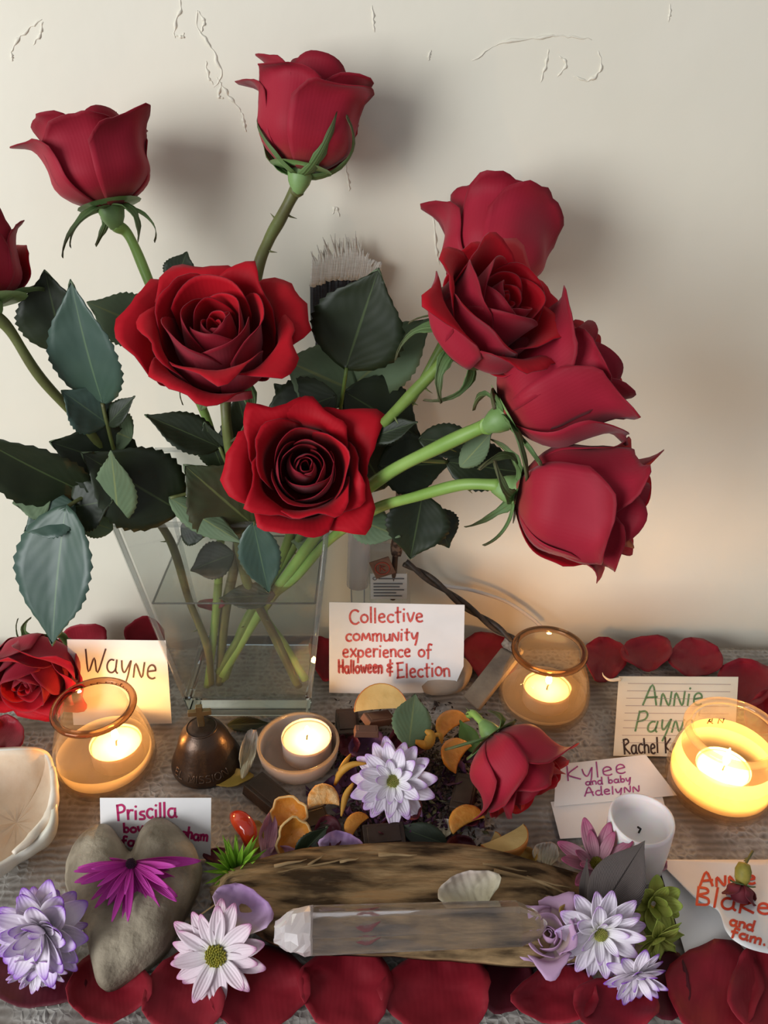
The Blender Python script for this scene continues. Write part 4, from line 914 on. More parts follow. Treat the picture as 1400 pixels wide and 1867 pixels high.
c = at(1088, 1577, .022); daisy('daisy', 'dusty pink daisy with raised petals next to the white votive candle', c, camvec(-.25, .75, .6), rp_(80, c), D_ROS, DISC_Y, [(8, 38, .95), (6, 58, .8)], wid=.34, seed=36, disc=.16, group='daisies on the altar')
c = at(432, 1590, .010); daisy('spider_chrysanthemum', 'lime green spiky chrysanthemum bud beside the driftwood end', c, camvec(.05, .72, .68), rp_(62, c), D_GRN, None, [(12, 30, 1.0), (12, 52, 1.05), (9, 72, 1.1)], wid=.16, seed=41, disc=.16, point=.25)
c = at(1192, 1648, .022); daisy('green_flower', 'olive green flower with broad petals beside the folded note', c, camvec(.0, .2, 1), rp_(52, c), D_OLV, None, [(7, 10, .95), (6, 35, .9), (4, 60, .7)], wid=.64, seed=45, disc=.14, group='green flowers by the note')
c = at(1200, 1712, .014); daisy('green_flower', 'yellow-green flower lying on the red petals by the folded note', c, camvec(.2, -.5, .8), rp_(56, c), D_OLV, None, [(6, 5, .95), (5, 30, .85), (4, 60, .6)], wid=.58, seed=49, disc=.12, point=.2, group='green flowers by the note')
# lilac rose head
LIL = [uvmat('lilac_back', [(0, (.55, .48, .28)), (.4, (.55, .36, .48)), (1, (.48, .28, .44))], rough=.55, trans=.2), uvmat('lilac_face', [(0, (.62, .56, .30)), (.4, (.62, .40, .52)), (1, (.52, .32, .50))], rough=.55, trans=.2)]
B = at(1000, 1708, .026)
rr = thing('lilac_rose', 'crumpled lilac rose head between the crystal tip and the white daisy', 'rose', B)
rose_head(rr, B, Vector((-.15, -.3, 1)), rp_(64, B), Hr=.50, open_=.6, seed=140, mats=LIL, npet=13, sepals=0, hip=False)
c = at(1024, 1672, .036); 
# dried little rose on the note
DRY = [uvmat('dried_petal', [(0, (.20, .02, .03)), (1, (.10, .008, .016))], rough=.7, trans=.1), uvmat('dried_petal_in', [(0, (.50, .12, .08)), (1, (.22, .03, .03))], rough=.7, trans=.1)]
B = at(1352, 1610, .016)
dr = rose('dried_rose', 'tiny dried rose bud with a yellow-green hip lying on the folded note', B, camvec(-.3, -.85, .3), rp_(33, B), [at(1358, 1578, .014), at(1372, 1552, .014)], stem_r=.0009, stem_m=STEM_B, group=None, Hr=1.1, open_=.5, seed=151, mats=DRY, npet=11, sepals=3, sep_len=.6, hip=False)
part('hip', *lathe([(.0002, -.013), (.0036, -.0122), (.0052, -.008), (.0048, -.003), (.003, .001)], B, 14, camvec(-.18, -.95, .1)), mat('dried_hip', (.20, .17, .02), .6, (.30, .24, .04), 200), dr)

# ------------------------------------------------------------------ loose petals
FL = ['dark wilted rose petal under the full purple-tipped chrysanthemum', 'red rose petal under the point of the heart stone', 'red rose petal between the heart stone point and the pale pink daisy', 'broad red rose petal partly under the pale pink daisy', 'red rose petal below the frosted end of the crystal', 'broad red rose petal below the middle of the crystal shaft', 'dark wilted rose petal below the driftwood edge', 'red rose petal below the crumpled lilac rose', 'red rose petal under the small purple-edged chrysanthemum', 'dark narrow rose petal below the yellow-green flower', 'broad red rose petal below the folded note', 'red rose petal overlapping the broad one below the folded note']; GF = 'red petals along the front'
for i, (x, y, w_, h_, ro, dk) in enumerate([(62, 1782, 190, 110, 8, 1), (197, 1800, 160, 128, -6, 0), (335, 1812, 150, 160, 10, 0), (470, 1800, 190, 165, -8, 0), (632, 1800, 175, 170, 5, 0), (798, 1806, 205, 168, -4, 0), (925, 1790, 100, 120, 12, 1), (1016, 1812, 160, 112, -5, 0), (1122, 1832, 160, 110, 6, 0), (1216, 1796, 90, 130, 0, 1), (1305, 1800, 180, 180, 8, 0), (1388, 1805, 120, 170, -10, 0)]):
    loose_petal(x, y, w_, h_, ro + 180, [ROSE_DARK] if dk else None, .0015 + .0012 * (i % 3), .014 if not dk else .006, FL[i], GF, seed=200 + i, base=.18)
BKL = ['dark red rose petal lying against the jar by the twisted cord', 'dark red rose petal between two others along the wall, nearest the torn card corner', 'dark red rose petal directly behind the lined card', 'dark red rose petal between the lined card and the glowing jar', 'dark red rose petal tucked behind the rim of the glowing jar']
for i, (x, y, w_, h_, ro) in enumerate([(1103, 1202, 82, 84, 8), (1180, 1190, 96, 66, -4), (1268, 1200, 104, 72, 4), (1362, 1246, 110, 92, 10), (1392, 1300, 70, 90, 30)]):
    loose_petal(x, y, w_, h_, ro, None, .004, .016, BKL[i], 'red petals along the wall', seed=230 + i)
loose_petal(895, 1196, 110, 86, 20, None, .004, .014, 'dark red rose petal between the message card and the jar', None, seed=240)
loose_petal(590, 1200, 50, 84, -10, None, .003, .012, 'dark red rose petal peeking out from behind the message card beside the vase', None, seed=241)
wall_petal(152, 1168, 90, 64, .575, -10, None, .0, .006, 'red rose petal standing against the wall behind the one-word card', None)
wall_petal(264, 1160, 78, 70, .568, 20, None, .0, .006, 'red rose petal standing against the wall beside the vase foot', None)
loose_petal(12, 1336, 70, 62, 30, None, .003, .012, 'dark red rose petal below the fallen rose head next to the seashell', None, seed=242)
loose_petal(716, 1098, 52, 32, 0, None, .03, .006, 'dark red rose petal caught behind the message card', None, seed=243) if False else None
loose_petal(1190, 1570, 60, 36, 30, [D_ROS], .003, .008, 'single dusty pink petal beneath the votive candle', None, seed=244, name='pink_petal')
PINK = uvmat('loose_pink', [(0, (.55, .38, .30)), (.3, (.55, .30, .36)), (1, (.46, .22, .32))], rough=.55, trans=.2, ribs=.01, ribscale=8, axis='u'); LILP = uvmat('loose_lilac', [(0, (.62, .56, .22)), (.4, (.52, .36, .52)), (1, (.40, .22, .46))], rough=.55, trans=.2, ribs=.01, ribscale=8, axis='u')
CREAM = uvmat('loose_cream', [(0, (.60, .54, .34)), (.5, (.66, .60, .44)), (1, (.58, .48, .42))], rough=.55, trans=.2, ribs=.01, ribscale=8, axis='u', bump=.5); YEL = uvmat('loose_yellow', [(0, (.42, .30, .05)), (1, (.52, .32, .08))], rough=.55, trans=.2)
PL = [(489, 1524, 34, 84, 8, PINK, .004, .012, 'narrow upright pink petal by the hollow orange peel'), (508, 1562, 78, 40, -10, PINK, .004, .010, 'pink petal lying between the lime bud and the driftwood'), (624, 1545, 90, 56, 15, LILP, .010, .016, 'lilac petal behind the driftwood beside the dark crumpled leaf'),
      (440, 1660, 116, 92, 30, LILP, .031, .016, 'large lilac petal with a yellow base behind the pale pink daisy'), (856, 1624, 118, 74, -18, CREAM, .034, .014, 'crumpled cream white petal standing behind the crystal'), (462, 1524, 40, 62, 0, YEL, .002, .006, 'cream yellow petal behind the red pepper'),
      (995, 1558, 50, 48, 10, CREAM, .004, .010, 'cream petal lying by the apple slice and the driftwood end'), (958, 1562, 46, 36, 0, YEL, .003, .008, 'yellowed petal under the apple slice'), (800, 1512, 60, 40, -10, CREAM, .003, .010, 'pale petal by the dark green leaf in front of the peel'), (1036, 1660, 34, 28, 0, YEL, .036, .006, 'small bright yellow petal piece at the crystal tip'),
      (452, 1372, 30, 92, 12, CREAM, .006, .020, 'cream white curled petal leaning on the bronze bell'), (420, 1418, 80, 34, -5, YEL, .002, .004, 'dry yellow leaf under the bronze bell'), (395, 1560, 50, 30, 0, ROSE_DARK, .002, .004, 'dark red petal piece under the magenta-lettered card')]
for i, (x, y, w_, h_, ro, m_, z, cu, lb) in enumerate(PL):
    loose_petal(x, y, w_, h_, ro, [m_], z, cu, lb, None, seed=260 + i, name='loose_petal', slope=.006 if h_ > 40 else 0)

# loose leaves
def loose_leaf(label, b_, t_, wpx, zb, zt, tilt=(0, .3), mats=None, fold=.1, bend=.08, name='loose_leaf', ser=.03):
    B_, T_ = gp(b_[0], b_[1], zb), gp(t_[0], t_[1], zt)
    v, f, uv = leaf_mesh(B_, T_, wpx * pxm(B_), camvec(tilt[0], tilt[1], 1), fold, bend, ser)
    return solo(name, label, 'leaf', v, f, mats or [LEAF_T, LEAF_B], None, uvs=uv, thick=.0004, two=True)
loose_leaf('pale green rose leaf standing below the message card', (745, 1360), (757, 1262), 74, .030, .040, (0, .3), [LEAF_B, LEAF_T])
loose_leaf('dark green rose leaf lying in front of the driftwood peel pile', (815, 1540), (722, 1506), 48, .006, .012, (0, .4))
loose_leaf('small oval green leaf beside the fallen rose head', (868, 1372), (838, 1312), 36, .010, .022, (0, .3), [mat('oval_leaf', (.10, .19, .035), .5), LEAF_B], ser=0)
loose_leaf('dark crumpled leaf beside the hollow orange peel', (540, 1565), (598, 1508), 44, .008, .022, (.1, .2), [LEAF_T, LEAF_B], .3, .2)
loose_leaf('withered green leaf lying along the foot of the vase', (415, 1322), (492, 1318), 26, .004, .006, (0, .3), [LEAF_BROWN, LEAF_B], .3, .2)
# yellow-green curl and slender dried petals
DRYY = mat('dried_orange_petal', (.42, .20, .02), .6, (.55, .28, .04), 100, trans=.15)
def curl(label, pts, wpx, name='dried_petal'):
    P = catmull([gp(x, y, z) for x, y, z in pts], 7); c_ = P[len(P) // 2]; wd = wpx * pxm(c_); m_ = len(P); vs, fs = [], []
    for i, q in enumerate(P):
        t = (P[min(i + 1, m_ - 1)] - P[max(i - 1, 0)]).normalized(); s = t.cross(CT).normalized(); h = wd * .5 * math.sin(math.pi * (.12 + .8 * i / (m_ - 1))) 
        vs += [q - s * h, q + CT * h * .35, q + s * h]
    for i in range(m_ - 1):
        a = 3 * i; fs += [(a, a + 1, a + 4, a + 3), (a + 1, a + 2, a + 5, a + 4)]
    solo(name, label, 'petal', vs, fs, DRYY, None, thick=.0005)
curl('long dried orange petal arching from the dish to the white daisy', [(610, 1432, .020), (622, 1408, .034), (642, 1394, .040), (668, 1392, .040)], 13)
curl('dried orange petal hanging under the white daisy', [(644, 1428, .030), (630, 1452, .024), (622, 1488, .016)], 12)
curl('bright yellow twisted petal beside the standing pale leaf', [(757, 1352, .036), (778, 1358, .038), (785, 1340, .042), (775, 1332, .044)], 20)
curl('thin dried petal hooked next to the yellow twisted one', [(788, 1342, .030), (802, 1340, .032), (806, 1356, .026)], 10)
curl('thin dry petal lying between the dish and the daisy', [(612, 1416, .012), (628, 1392, .018), (640, 1374, .022)], 10)

# ------------------------------------------------------------------ fruit, chocolate, pepper
OR_O = mat('orange_peel', (.55, .20, .02), .5, (.62, .26, .04), 90, bump=.3, bscale=500); OR_I = mat('orange_pith', (.66, .40, .14), .7, (.70, .48, .22), 120)
OR_F = mat('orange_flesh', (.50, .20, .025), .35, (.60, .28, .05), 150, sss=.4, bump=.3, bscale=300); OR_P = mat('orange_pulp', (.62, .26, .05), .6, (.68, .42, .18), 260, bump=.9, bscale=260)
def segment(label, px, py, ln, wd, rot, z=.008, m=None, bulge=.55, name='orange_segment', tilt=.4):
    """crescent-shaped piece of fruit"""
    c = gp(px, py, z); s = pxm(c); Ln, Wd = ln * s, wd * s
    M = Matrix.Rotation(math.radians(rot), 3, 'Z') @ Matrix.Rotation(tilt, 3, 'X')
    vs, fs = [], []; n = 12; m_ = 14
    for i in range(m_ + 1):
        t = i / m_; a = math.pi * (t - .5) * .95; cx, cy = Ln * .5 * math.sin(a), -Wd * .55 * (1 - math.cos(a)) + Wd * .2
        r_ = Wd * .5 * (math.sin(math.pi * (.03 + .94 * t)) ** .55)
        for k_ in range(n):
            b_ = 2 * math.pi * k_ / n; y_ = math.cos(b_); z_ = math.sin(b_) * bulge * (.35 + .65 * (y_ * .5 + .5))
            q = Vector((cx, cy + r_ * y_, r_ * z_)); q *= 1 + .05 * noise.noise(q * 300)
            vs.append(c + M @ q)
    for i in range(m_):
        for k_ in range(n): a, b_ = i * n + k_, i * n + (k_ + 1) % n; fs.append((a, b_, b_ + n, a + n))
    fs.append(tuple(reversed(range(n)))); fs.append(tuple(range(m_ * n, m_ * n + n)))
    zz = min(v.z for v in vs); 
    if zz < .001: vs = [v + Vector((0, 0, .001 - zz)) for v in vs]
    return solo(name, label, 'orange', vs, fs, m or OR_F, 'orange pieces on the altar')
def peel(label, px, py, rpx, axis, z=.010, sq=1.0, depth=.8, spin=0.0, seed=1, arcf=1.0):
    c = gp(px, py, z); Rw = rpx * pxm(c); M = camvec(*axis).to_track_quat('Z', 'Y').to_matrix() @ Matrix.Rotation(spin, 3, 'Z'); vs, uv, fs = [], [], []
    nr, n = 8, 26
    for j in range(nr + 1):
        rho = j / nr
        for k_ in range(n):
            a = 2 * math.pi * k_ / n; e = 1 + .10 * math.sin(3 * a + seed) + .05 * math.sin(7 * a + seed * 2)
            r_ = Rw * math.sin(rho * 1.35) * e; zz = -Rw * depth * (math.cos(rho * 1.35)) + Rw * .10 * math.sin(2 * a + seed) * rho
            q = Vector((r_ * math.cos(a), r_ * sq * math.sin(a), zz + Rw * depth * .6)); q += Vector((0, 0, .0008 * noise.noise(q * 260 + Vector((seed, 0, 0)))))
            vs.append(c + M @ q)
    for j in range(nr):
        for k_ in range(n): a, b_ = j * n + k_, j * n + (k_ + 1) % n; fs.append((a, b_, b_ + n, a + n))
    zz = min(v.z for v in vs)
    if zz < .0015: vs = [v + Vector((0, 0, .0015 - zz)) for v in vs]
    return solo('orange_peel', label, 'orange peel', vs, fs, [OR_I, OR_O], 'orange pieces on the altar', thick=.0016, two=True)
segment('plump orange segment leaning beside the yellow twisted petal', 831, 1374, 74, 40, 62, .018)
segment('curved orange segment behind the oval green leaf', 822, 1318, 70, 34, 40, .016)
segment('orange segment torn open with pale pulp below the fallen rose', 848, 1492, 72, 34, 30, .012)
segment('orange segment end lying before the fruit pile', 648, 1502, 56, 26, 55, .012, OR_O)
o = segment('chunk of fuzzy orange pulp in front of the glass dish', 589, 1455, 58, 38, 8, .020, OR_P, .9)
peel('curled orange peel cup lying by the chocolate bar', 530, 1482, 38, (-.25, .45, .85), .012, .75, .8, .3, 2)
peel('hollow orange peel cup standing in front of the curled one', 533, 1524, 38, (.25, .15, .95), .012, .85, .9, .8, 5)
AP_F = mat('apple_flesh', (.52, .34, .11), .6, (.62, .44, .17), 60, bump=.2); AP_S = mat('apple_skin', (.42, .10, .025), .35, (.52, .24, .05), 30)
def apple(label, px, py, rpx, rot, tip, z=.01, ang=34, group=None):
    c = gp(px, py, z); Rw = rpx * pxm(c); M = Matrix.Rotation(math.radians(rot), 3, 'Z') @ Matrix.Rotation(math.radians(tip), 3, 'X')
    A_ = math.radians(ang); pts = lambda th, ph: Vector((Rw * math.cos(ph), Rw * math.sin(ph) * math.sin(th), Rw * math.sin(ph) * math.cos(th)))
    root = thing('apple_slice', label, 'apple', c)
    nph = 16
    off = Vector((0, 0, 0))
    allv = [M @ pts(t_, math.pi * i / nph) for t_ in (-A_, A_) for i in range(nph + 1)]; dz = max(0, .001 - (c.z + min(q.z for q in allv)))
    T = lambda q: c + M @ q + Vector((0, 0, dz))
    v, f, uv = grid(8, nph, lambda u, v_: T(pts(-A_ + 2 * A_ * u, .06 + (math.pi - .12) * v_))); part('skin', v, f, AP_S, root, thick=.0008)
    for sg in (-1, 1):
        row = [T(pts(sg * A_, .06 + (math.pi - .12) * i / nph) * .985) for i in range(nph + 1)]; mid = [T(Vector((Rw * .985 * math.cos(.06 + (math.pi - .12) * i / nph), 0, Rw * .08 * math.sin(math.pi * i / nph)))) for i in range(nph + 1)]
        vs = row + mid; n = nph + 1
        part('flesh', vs, [(i, i + 1, n + i + 1, n + i) if sg > 0 else (i, n + i, n + i + 1, i + 1) for i in range(nph)], AP_F, root)
    return root
apple('thick apple slice with red skin lying in front of the fallen rose', 915, 1520, 48, 28, 110, .016)
apple('browning apple slice tucked beneath the message card', 695, 1296, 50, 5, -75, .022, 26)
apple('small apple end piece beside the thick apple slice', 893, 1532, 22, 60, 100, .006, 30)
CH = mat('dark_chocolate', (.028, .016, .010), .38, (.042, .025, .017), 60, bump=.15); CHM = mat('milk_chocolate', (.12, .055, .035), .4, (.15, .075, .05), 60)
def choc(label, px, py, lx, ly, rot, z=.006, m=CH, tilt=0.0, h=.005):
    c = gp(px, py, z); s = pxm(c); a, b_ = lx * s / 2, ly * s / 2; M = Matrix.Rotation(math.radians(rot), 3, 'Z') @ Matrix.Rotation(tilt, 3, 'Y')
    root = thing('chocolate_piece', label, 'chocolate', c, 'chocolate pieces on the altar')
    v = [c + M @ Vector((x * k_, y * k_, zz)) for (k_, zz) in ((1, -h), (.90, h)) for x, y in ((-a, -b_), (a, -b_), (a, b_), (-a, b_))]
    f = [(3, 2, 1, 0), (4, 5, 6, 7), (0, 1, 5, 4), (1, 2, 6, 5), (2, 3, 7, 6), (3, 0, 4, 7)]
    part('block', v, f, m, root, smooth=False, bevel=.0007)
    v = [c + M @ Vector((x * .72, y * .62, zz)) for zz in (h * .9, h * 1.16) for x, y in ((-a, -b_), (a, -b_), (a, b_), (-a, b_))]
    part('raised_panel', v, f, m, root, smooth=False, bevel=.0004)
choc('dark chocolate bar piece between the glass dish and the orange peel', 490, 1450, 96, 50, -42, .007)
choc('dark chocolate square standing beside the message card', 634, 1322, 44, 70, 6, .008)
choc('milk chocolate shard on top of the crumbs under the apple slice', 668, 1333, 46, 20, 4, .022, CHM, .1, .003)
choc('dark chocolate square beneath the white daisy', 845, 1450, 44, 90, -14, .006)
choc('dark chocolate block behind the driftwood', 700, 1530, 84, 56, 6, .008)
choc('dark chocolate piece by the hollow peel', 575, 1500, 54, 54, 20, .006)
choc('milk chocolate curl behind the standing pale leaf', 690, 1310, 60, 30, 30, .016, CHM, .3, .003)
# red pepper
c = gp(440, 1520, .010); P = catmull([gp(424, 1486, .014), gp(438, 1496, .020), gp(452, 1516, .018), gp(455, 1545, .010)], 8)
pe = thing('red_pepper', 'small shiny red pepper behind the lime green bud', 'pepper', gp(440, 1520, .001))
part('fruit', *tube(P, lambda t: .0068 * (math.sin(math.pi * (.06 + .88 * t)) ** .6), 14), mat('pepper_red', (.48, .015, .008), .15, (.55, .06, .01), 40, coat=.5), pe)
# crumbs, tea and withered bits
CRUMB = [mat('crumb_dark', (.022, .014, .010), .9, (.05, .03, .02), 200), mat('crumb_purple', (.05, .018, .045), .8, (.09, .03, .07), 200), mat('crumb_olive', (.05, .05, .02), .8, (.09, .08, .03), 200)]
def flakes(name, label, m, n, box_, sz, seed, hump):
    rd = random.Random(seed); vs, fs = [], []
    for i in range(n):
        x = rd.gauss((box_[0] + box_[2]) / 2, (box_[2] - box_[0]) / 4); y = rd.gauss((box_[1] + box_[3]) / 2, (box_[3] - box_[1]) / 4)
        if not (box_[0] < x < box_[2] and box_[1] < y < box_[3]): continue
        dx, dy = (x - (box_[0] + box_[2]) / 2) / (box_[2] - box_[0]) * 2, (y - (box_[1] + box_[3]) / 2) / (box_[3] - box_[1]) * 2
        c_ = gp(x, y, .001 + hump * max(0, 1 - dx * dx - dy * dy) * rd.random()); s = sz * rd.uniform(.4, 1.4)
        e1 = Vector((rd.uniform(-1, 1), rd.uniform(-1, 1), rd.uniform(-.5, .5))).normalized() * s; e2 = e1.cross(Vector((rd.uniform(-.6, .6), rd.uniform(-.6, .6), 1))).normalized() * s * rd.uniform(.25, .7); e3 = Vector((0, 0, s * .35))
        o_ = len(vs); vs += [c_ - e1, c_ + e2, c_ + e1, c_ - e2, c_ + e3]; fs += [(o_, o_ + 1, o_ + 4), (o_ + 1, o_ + 2, o_ + 4), (o_ + 2, o_ + 3, o_ + 4), (o_ + 3, o_, o_ + 4)]
    solo(name, label, 'crumbs', vs, fs, m, None, kind='stuff', smooth=False)
flakes('tea_crumbs', 'dark brown crumbs of tea and chocolate heaped around the white daisy', CRUMB[0], 2600, (600, 1275, 900, 1560), .0022, 5, .014)
flakes('dried_herb_bits', 'dark purple withered herb bits under the daisy and orange pieces', CRUMB[1], 700, (560, 1370, 880, 1560), .0036, 6, .012)
flakes('dried_herb_bits', 'olive brown dried herb bits among the dark crumbs', CRUMB[2], 350, (620, 1300, 900, 1540), .0030, 8, .013)
rd = random.Random(77)
for i in range(16):
    x, y = rd.uniform(575, 890), rd.uniform(1340, 1555)
    loose_petal(x, y, rd.uniform(34, 74), rd.uniform(28, 60), rd.uniform(0, 360), [ROSE_DARK if i % 3 else uvmat('withered_purple', [(0, (.05, .015, .04)), (1, (.10, .03, .09))], rough=.7, trans=.1, mottle=.6)], .003 + rd.random() * .006, .014, 'small dark withered petal in the pile around the white daisy', 'withered petals in the pile', seed=300 + i, name='withered_petal')

# ------------------------------------------------------------------ grey feather by the daisies
FG = uvmat('feather_grey', [(0, (.07, .056, .052)), (.4, (.11, .088, .08)), (1, (.15, .12, .108))], rough=.6, trans=.1, vein=(.03, .022, .02), vein_w=.02, ribs=1.6, ribscale=22, spec=.3, bump=.6, mottle=.3)
B_, T_ = gp(1086, 1676, .030), gp(1174, 1532, .062)
fe = thing('grey_feather', 'dark grey feather standing between the votive candle and the white daisy', 'feather', gp(1086, 1676, .004))
v, f, uv = leaf_mesh(B_, T_, 96 * pxm(B_), camvec(-.30, .1, 1), .07, -.12, 0.0); part('vane', v, [tuple(reversed(q)) for q in f], FG, fe, uvs=uv, thick=.0003)
part('quill', *tube([gp(1076, 1692, .004), B_, B_.lerp(T_, .5) - CT * .0015], lambda t: .0009 * (1.2 - t), 6), mat('quill', (.16, .13, .10), .5), fe)
v, f, uv = leaf_mesh(gp(1062, 1655, .03), gp(1070, 1565, .05), 18 * pxm(B_), camvec(-.4, 0, 1), .2, .1, 0.0); part('barb_tuft', v, f, FG, fe, uvs=uv, thick=.0003)

# ------------------------------------------------------------------ behind the vase: feather wand, packet, tag, cords
FB = mat('feather_black', (.012, .011, .012), .5, (.024, .022, .024), 200, stretch=(1, 1, 8)); FW = mat('feather_white', (.52, .48, .40), .7, (.62, .58, .50), 200, stretch=(1, 1, 8)); SNK = mat('snakeskin', (.06, .030, .020), .6, (.20, .12, .08), 260, bump=.5, bscale=400, lo=.45, hi=.55)
fw = thing('feather_wand', 'black feather wand with white tips and a snakeskin handle leaning on the wall', 'feather', yp(716, 1095, .575))
rd = random.Random(5)
for i in range(46):   # barbs of the black body
    t = i / 45; top = (568 + 118 * t, 512 - 14 * math.sin(t * 3) + rd.uniform(-4, 4)); foot = (615 + 45 * t, 690)
    P = catmull([yp(foot[0], foot[1], .588), yp(top[0] + (foot[0] - top[0]) * .35 - 10 * (1 - t), top[1] + 95, .586), yp(top[0], top[1], .586 + .002 * rd.random())], 5)
    part('black_barb', *tube(P, lambda t_: .0021 * (1.1 - .4 * t_), 5), FB, fw)
    P = catmull([yp(top[0], top[1] + 8, .586), yp(top[0] + 2 + 6 * t, top[1] - 28, .585), yp(top[0] - 4 + 10 * t + rd.uniform(-8, 8), top[1] - (48 + 22 * math.sin(t * 3.0) + rd.uniform(-10, 8)) * (1 - .75 * sm(.6, 1, t)), .584 + rd.uniform(-.002, .002))], 4)
    part('white_barb', *tube(P, lambda t_: .0021 * (1.1 - t_), 5), FW, fw)
for pts in ([(575, 640), (583, 600), (600, 680)], [(590, 650), (596, 610), (612, 690)], [(600, 672), (584, 640), (578, 590)]):
    part('black_barb', *tube(catmull([yp(x, y, .587) for x, y in pts], 5), .0009, 5), FB, fw)
part('handle', *tube(catmull(vs_([(640, 690, .586), (700, 720, .583), (732, 760, .58), (738, 860, .578), (728, 960, .577), (722, 1010, .577)]), 8), lambda t: .0085 * (1 - .45 * t), 12, jitter=.25), SNK, fw)
part('stick', *tube(catmull(vs_([(722, 1000, .577), (718, 1045, .577), (716, 1092, .577)]), 5), .0026, 8), mat('dark_twig', (.05, .03, .022), .7, (.08, .05, .035), 100), fw)
tag_ = yp(697, 1036, .566)
tg = thing('leather_tag', 'small square brown leather tag with a red round mark hanging on the wand', 'tag', tag_)
def sq(c_, s, rot, dy, th): 
    q = [Vector((s * math.cos(rot + k_ * math.pi / 2), 0, s * math.sin(rot + k_ * math.pi / 2))) for k_ in range(4)]
    v = [c_ + a + Vector((0, dy, 0)) for a in q] + [c_ + a + Vector((0, dy + th, 0)) for a in q]
    return v, [(0, 1, 2, 3), (7, 6, 5, 4), (0, 4, 5, 1), (1, 5, 6, 2), (2, 6, 7, 3), (3, 7, 4, 0)]
part('leather', *sq(tag_, .0125, 1.15, 0, .0016), mat('tag_leather', (.13, .065, .04), .7, (.18, .09, .06), 150), tg, smooth=False, bevel=.0003)
RD = mat('tag_red', (.35, .05, .03), .7)
ring = lambda r_: [tag_ + Vector((r_ * math.cos(a), -.0004, r_ * math.sin(a))) for a in [k_ * math.pi / 10 for k_ in range(21)]]
part('round_mark', *merge(tube(ring(.0062), .0005, 5), tube([tag_ + Vector((x, -.0004, z)) for x, z in ((-.002, -.003), (-.002, .003), (.002, .002), (-.001, .0002), (.0025, -.0025))], .0005, 5)), RD, tg)
# clear packet with printed label, white tube
PK = thinglass('packet_film', (.95, .96, .96), haze=.22, hazecol=(.8, .8, .8))
pk = thing('plastic_packet', 'clear plastic packet with a printed label leaning on the wall behind the card', 'packet', yp(710, 1110, .588))
pkc = [yp(672, 988, .586), yp(748, 992, .586), yp(748, 1110, .576), yp(674, 1112, .576)]
def pkf(u, v): return pkc[0].lerp(pkc[1], u).lerp(pkc[3].lerp(pkc[2], u), v) - Vector((0, .004 * math.sin(math.pi * u) * math.sin(math.pi * v), 0))
v, f, uv = grid(8, 8, pkf); part('film', v, f, PK, pk, uvs=uv, thick=.0003)
lbc = [yp(675, 1046, .5755), yp(742, 1046, .5755), yp(742, 1092, .572), yp(676, 1092, .572)]
part('label', lbc, [(3, 2, 1, 0)], mat('label_paper', (.50, .50, .50), .7), pk, smooth=False, thick=.0003)
GY = mat('label_print', (.12, .12, .13), .7)
lp = lambda u, v_: lbc[0].lerp(lbc[1], u).lerp(lbc[3].lerp(lbc[2], u), v_) - Vector((0, .0005, 0))
vs, fs = [], []
for (a, b_, c_) in [(.22, .92, .16), (.08, .88, .36), (.08, .80, .48), (.08, .92, .60), (.08, .70, .72), (.08, .86, .84)]:
    o_ = len(vs); vs += [lp(a, c_), lp(b_, c_), lp(b_, c_ + .05), lp(a, c_ + .05)]; fs.append((o_, o_ + 1, o_ + 2, o_ + 3))
part('printed_lines', vs, fs, GY, pk, smooth=False)
cI = lp(.12, .18); part('printed_ring', *tube([cI + Vector((.0016 * math.cos(a), 0, .0016 * math.sin(a))) for a in [k_ * math.pi / 6 for k_ in range(13)]], .00035, 4), GY, pk)
wt = thing('plastic_tube', 'slim translucent white plastic tube standing between vase and packet', 'tube', yp(652, 1150, .585))
part('tube_body', *tube([yp(652, 1066, .578), yp(655, 985, .580), yp(657, 940, .582)], .0098, 16), thinglass('white_plastic', (.9, .9, .92), haze=.55, hazecol=(.80, .78, .80)), wt)
part('tube_stem', *tube([yp(642, 1130, .578), yp(640, 1066, .578)], .0006, 6), mat('grey_plastic', (.3, .3, .3), .5), wt)
part('tube_stem', *tube([yp(664, 1130, .578), yp(664, 1066, .578)], .0006, 6), mat('grey_plastic', (.3, .3, .3), .5), wt)
# cords
CB = mat('cord_black', (.020, .014, .010), .6, (.05, .032, .02), 200)
cpts = catmull(vs_([(738, 1026, .560), (790, 1060, .555), (850, 1106, .548), (905, 1145, .540), (942, 1172, .533)]), 14)
cd_ = thing('twisted_cord', 'dark twisted leather cord slanting down to the flat wooden piece', 'cord', cpts[-1])
for s in (0, 1):
    P = []
    for i, q in enumerate(cpts):
        a = i * .22 + s * math.pi; d = (cpts[min(i + 1, len(cpts) - 1)] - cpts[max(i - 1, 0)]).normalized(); n_ = d.cross(Vector((0, 1, 0))).normalized()
        P.append(q + (n_ * math.cos(a) + d.cross(n_) * math.sin(a)) * .0019)
    part('strand', *tube(P, .0022, 8), CB, cd_)
part('frayed_knot', *tube(catmull([gp(928, 1168, .042), gp(934, 1180, .040), gp(944, 1196, .036)], 5), lambda t: .0062 - .002 * t, 10, jitter=.9), mat('frayed', (.12, .09, .07), .9, (.24, .20, .16), 300, bump=.6), cd_)
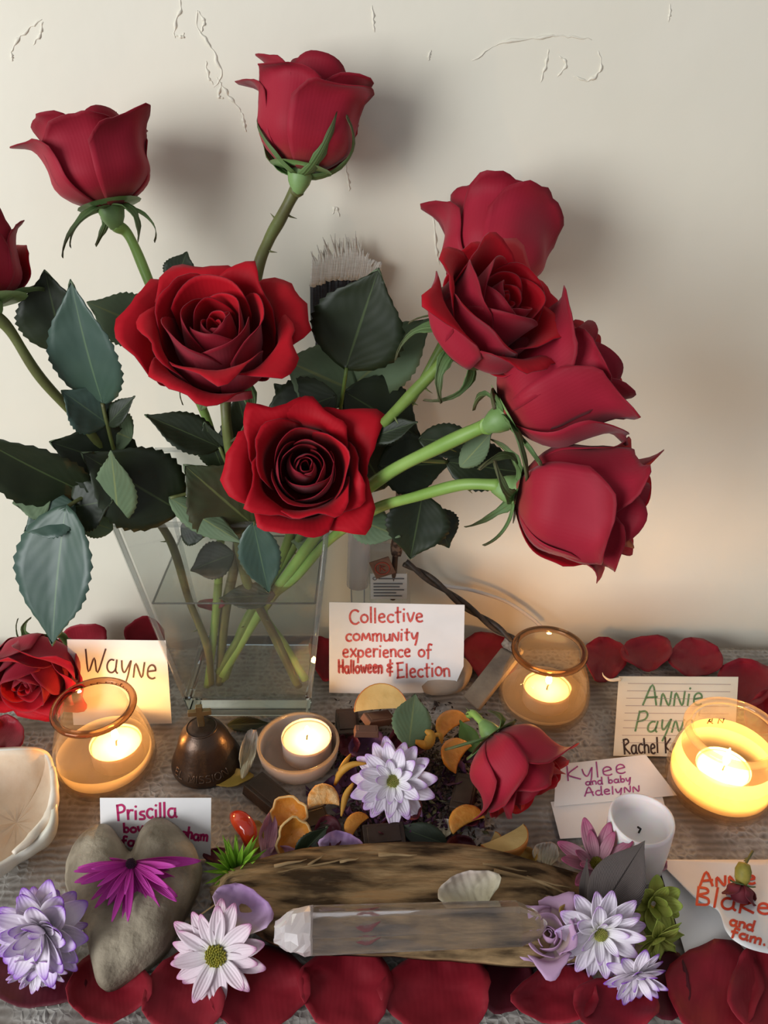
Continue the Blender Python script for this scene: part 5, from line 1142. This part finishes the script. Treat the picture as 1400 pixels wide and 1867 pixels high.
solo('white_cord', 'thin white cord curving along the wall behind the twisted cord', 'cord', *tube(catmull(vs_([(746, 1028, .575), (800, 1064, .582), (860, 1076, .584), (920, 1096, .584), (965, 1124, .583), (992, 1148, .582)]), 8), .0017, 8), mat('cord_white', (.55, .52, .48), .6))
sl = [gp(914, 1178, .040), gp(946, 1196, .040), gp(870, 1294, .012), gp(843, 1268, .012)]
nn_ = (sl[1] - sl[0]).cross(sl[3] - sl[0]).normalized(); nn_ = nn_ if nn_.z > 0 else -nn_
solo('wooden_paddle', 'flat grey-brown wooden piece tied to the twisted cord', 'wood', sl + [q - nn_ * .007 for q in sl], [(0, 3, 2, 1), (4, 5, 6, 7), (0, 1, 5, 4), (1, 2, 6, 5), (2, 3, 7, 6), (3, 0, 4, 7)], mat('paddle_wood', (.10, .075, .055), .7, (.24, .18, .12), 30, bump=.3), smooth=False, bevel=.002)
# flat stone behind the card corner
c = gp(808, 1244, .003); o = solo('flat_stone', 'flat beige stone showing beside the message card corner', 'stone', *lathe([(.001, .001), (.018, .0), (.0235, .004), (.0245, .010), (.021, .016), (.013, .019), (.001, .020)], c + Vector((0, .004, -.002)), 28, wob=lambda a, r_, z: 1 + .08 * math.sin(2 * a + .4) + .03 * math.sin(5 * a)), mat('beige_stone', (.30, .23, .17), .7, (.38, .30, .23), 40, bump=.2))

# bits lying on the driftwood under and beside the crystal
loose_petal(668, 1672, 62, 66, 0, None, .0300, .004, 'crumpled red petal showing through the clear crystal', None, seed=401)
loose_leaf('small green leaf showing through the clear crystal', (700, 1712), (742, 1668), 40, .026, .030, (0, .5), [mat('bright_leaf', (.06, .16, .03), .5), LEAF_B], ser=.02)
loose_petal(1020, 1735, 60, 40, 20, [LILP], .012, .010, 'lilac petal fallen under the crumpled lilac rose', None, seed=402, name='loose_petal')
loose_petal(862, 1742, 90, 30, 0, [mat('teal_leaf', (.02, .07, .05), .5)], .006, .004, 'dark teal leaf strip under the driftwood edge', None, seed=403, name='leaf_strip', cat='leaf')
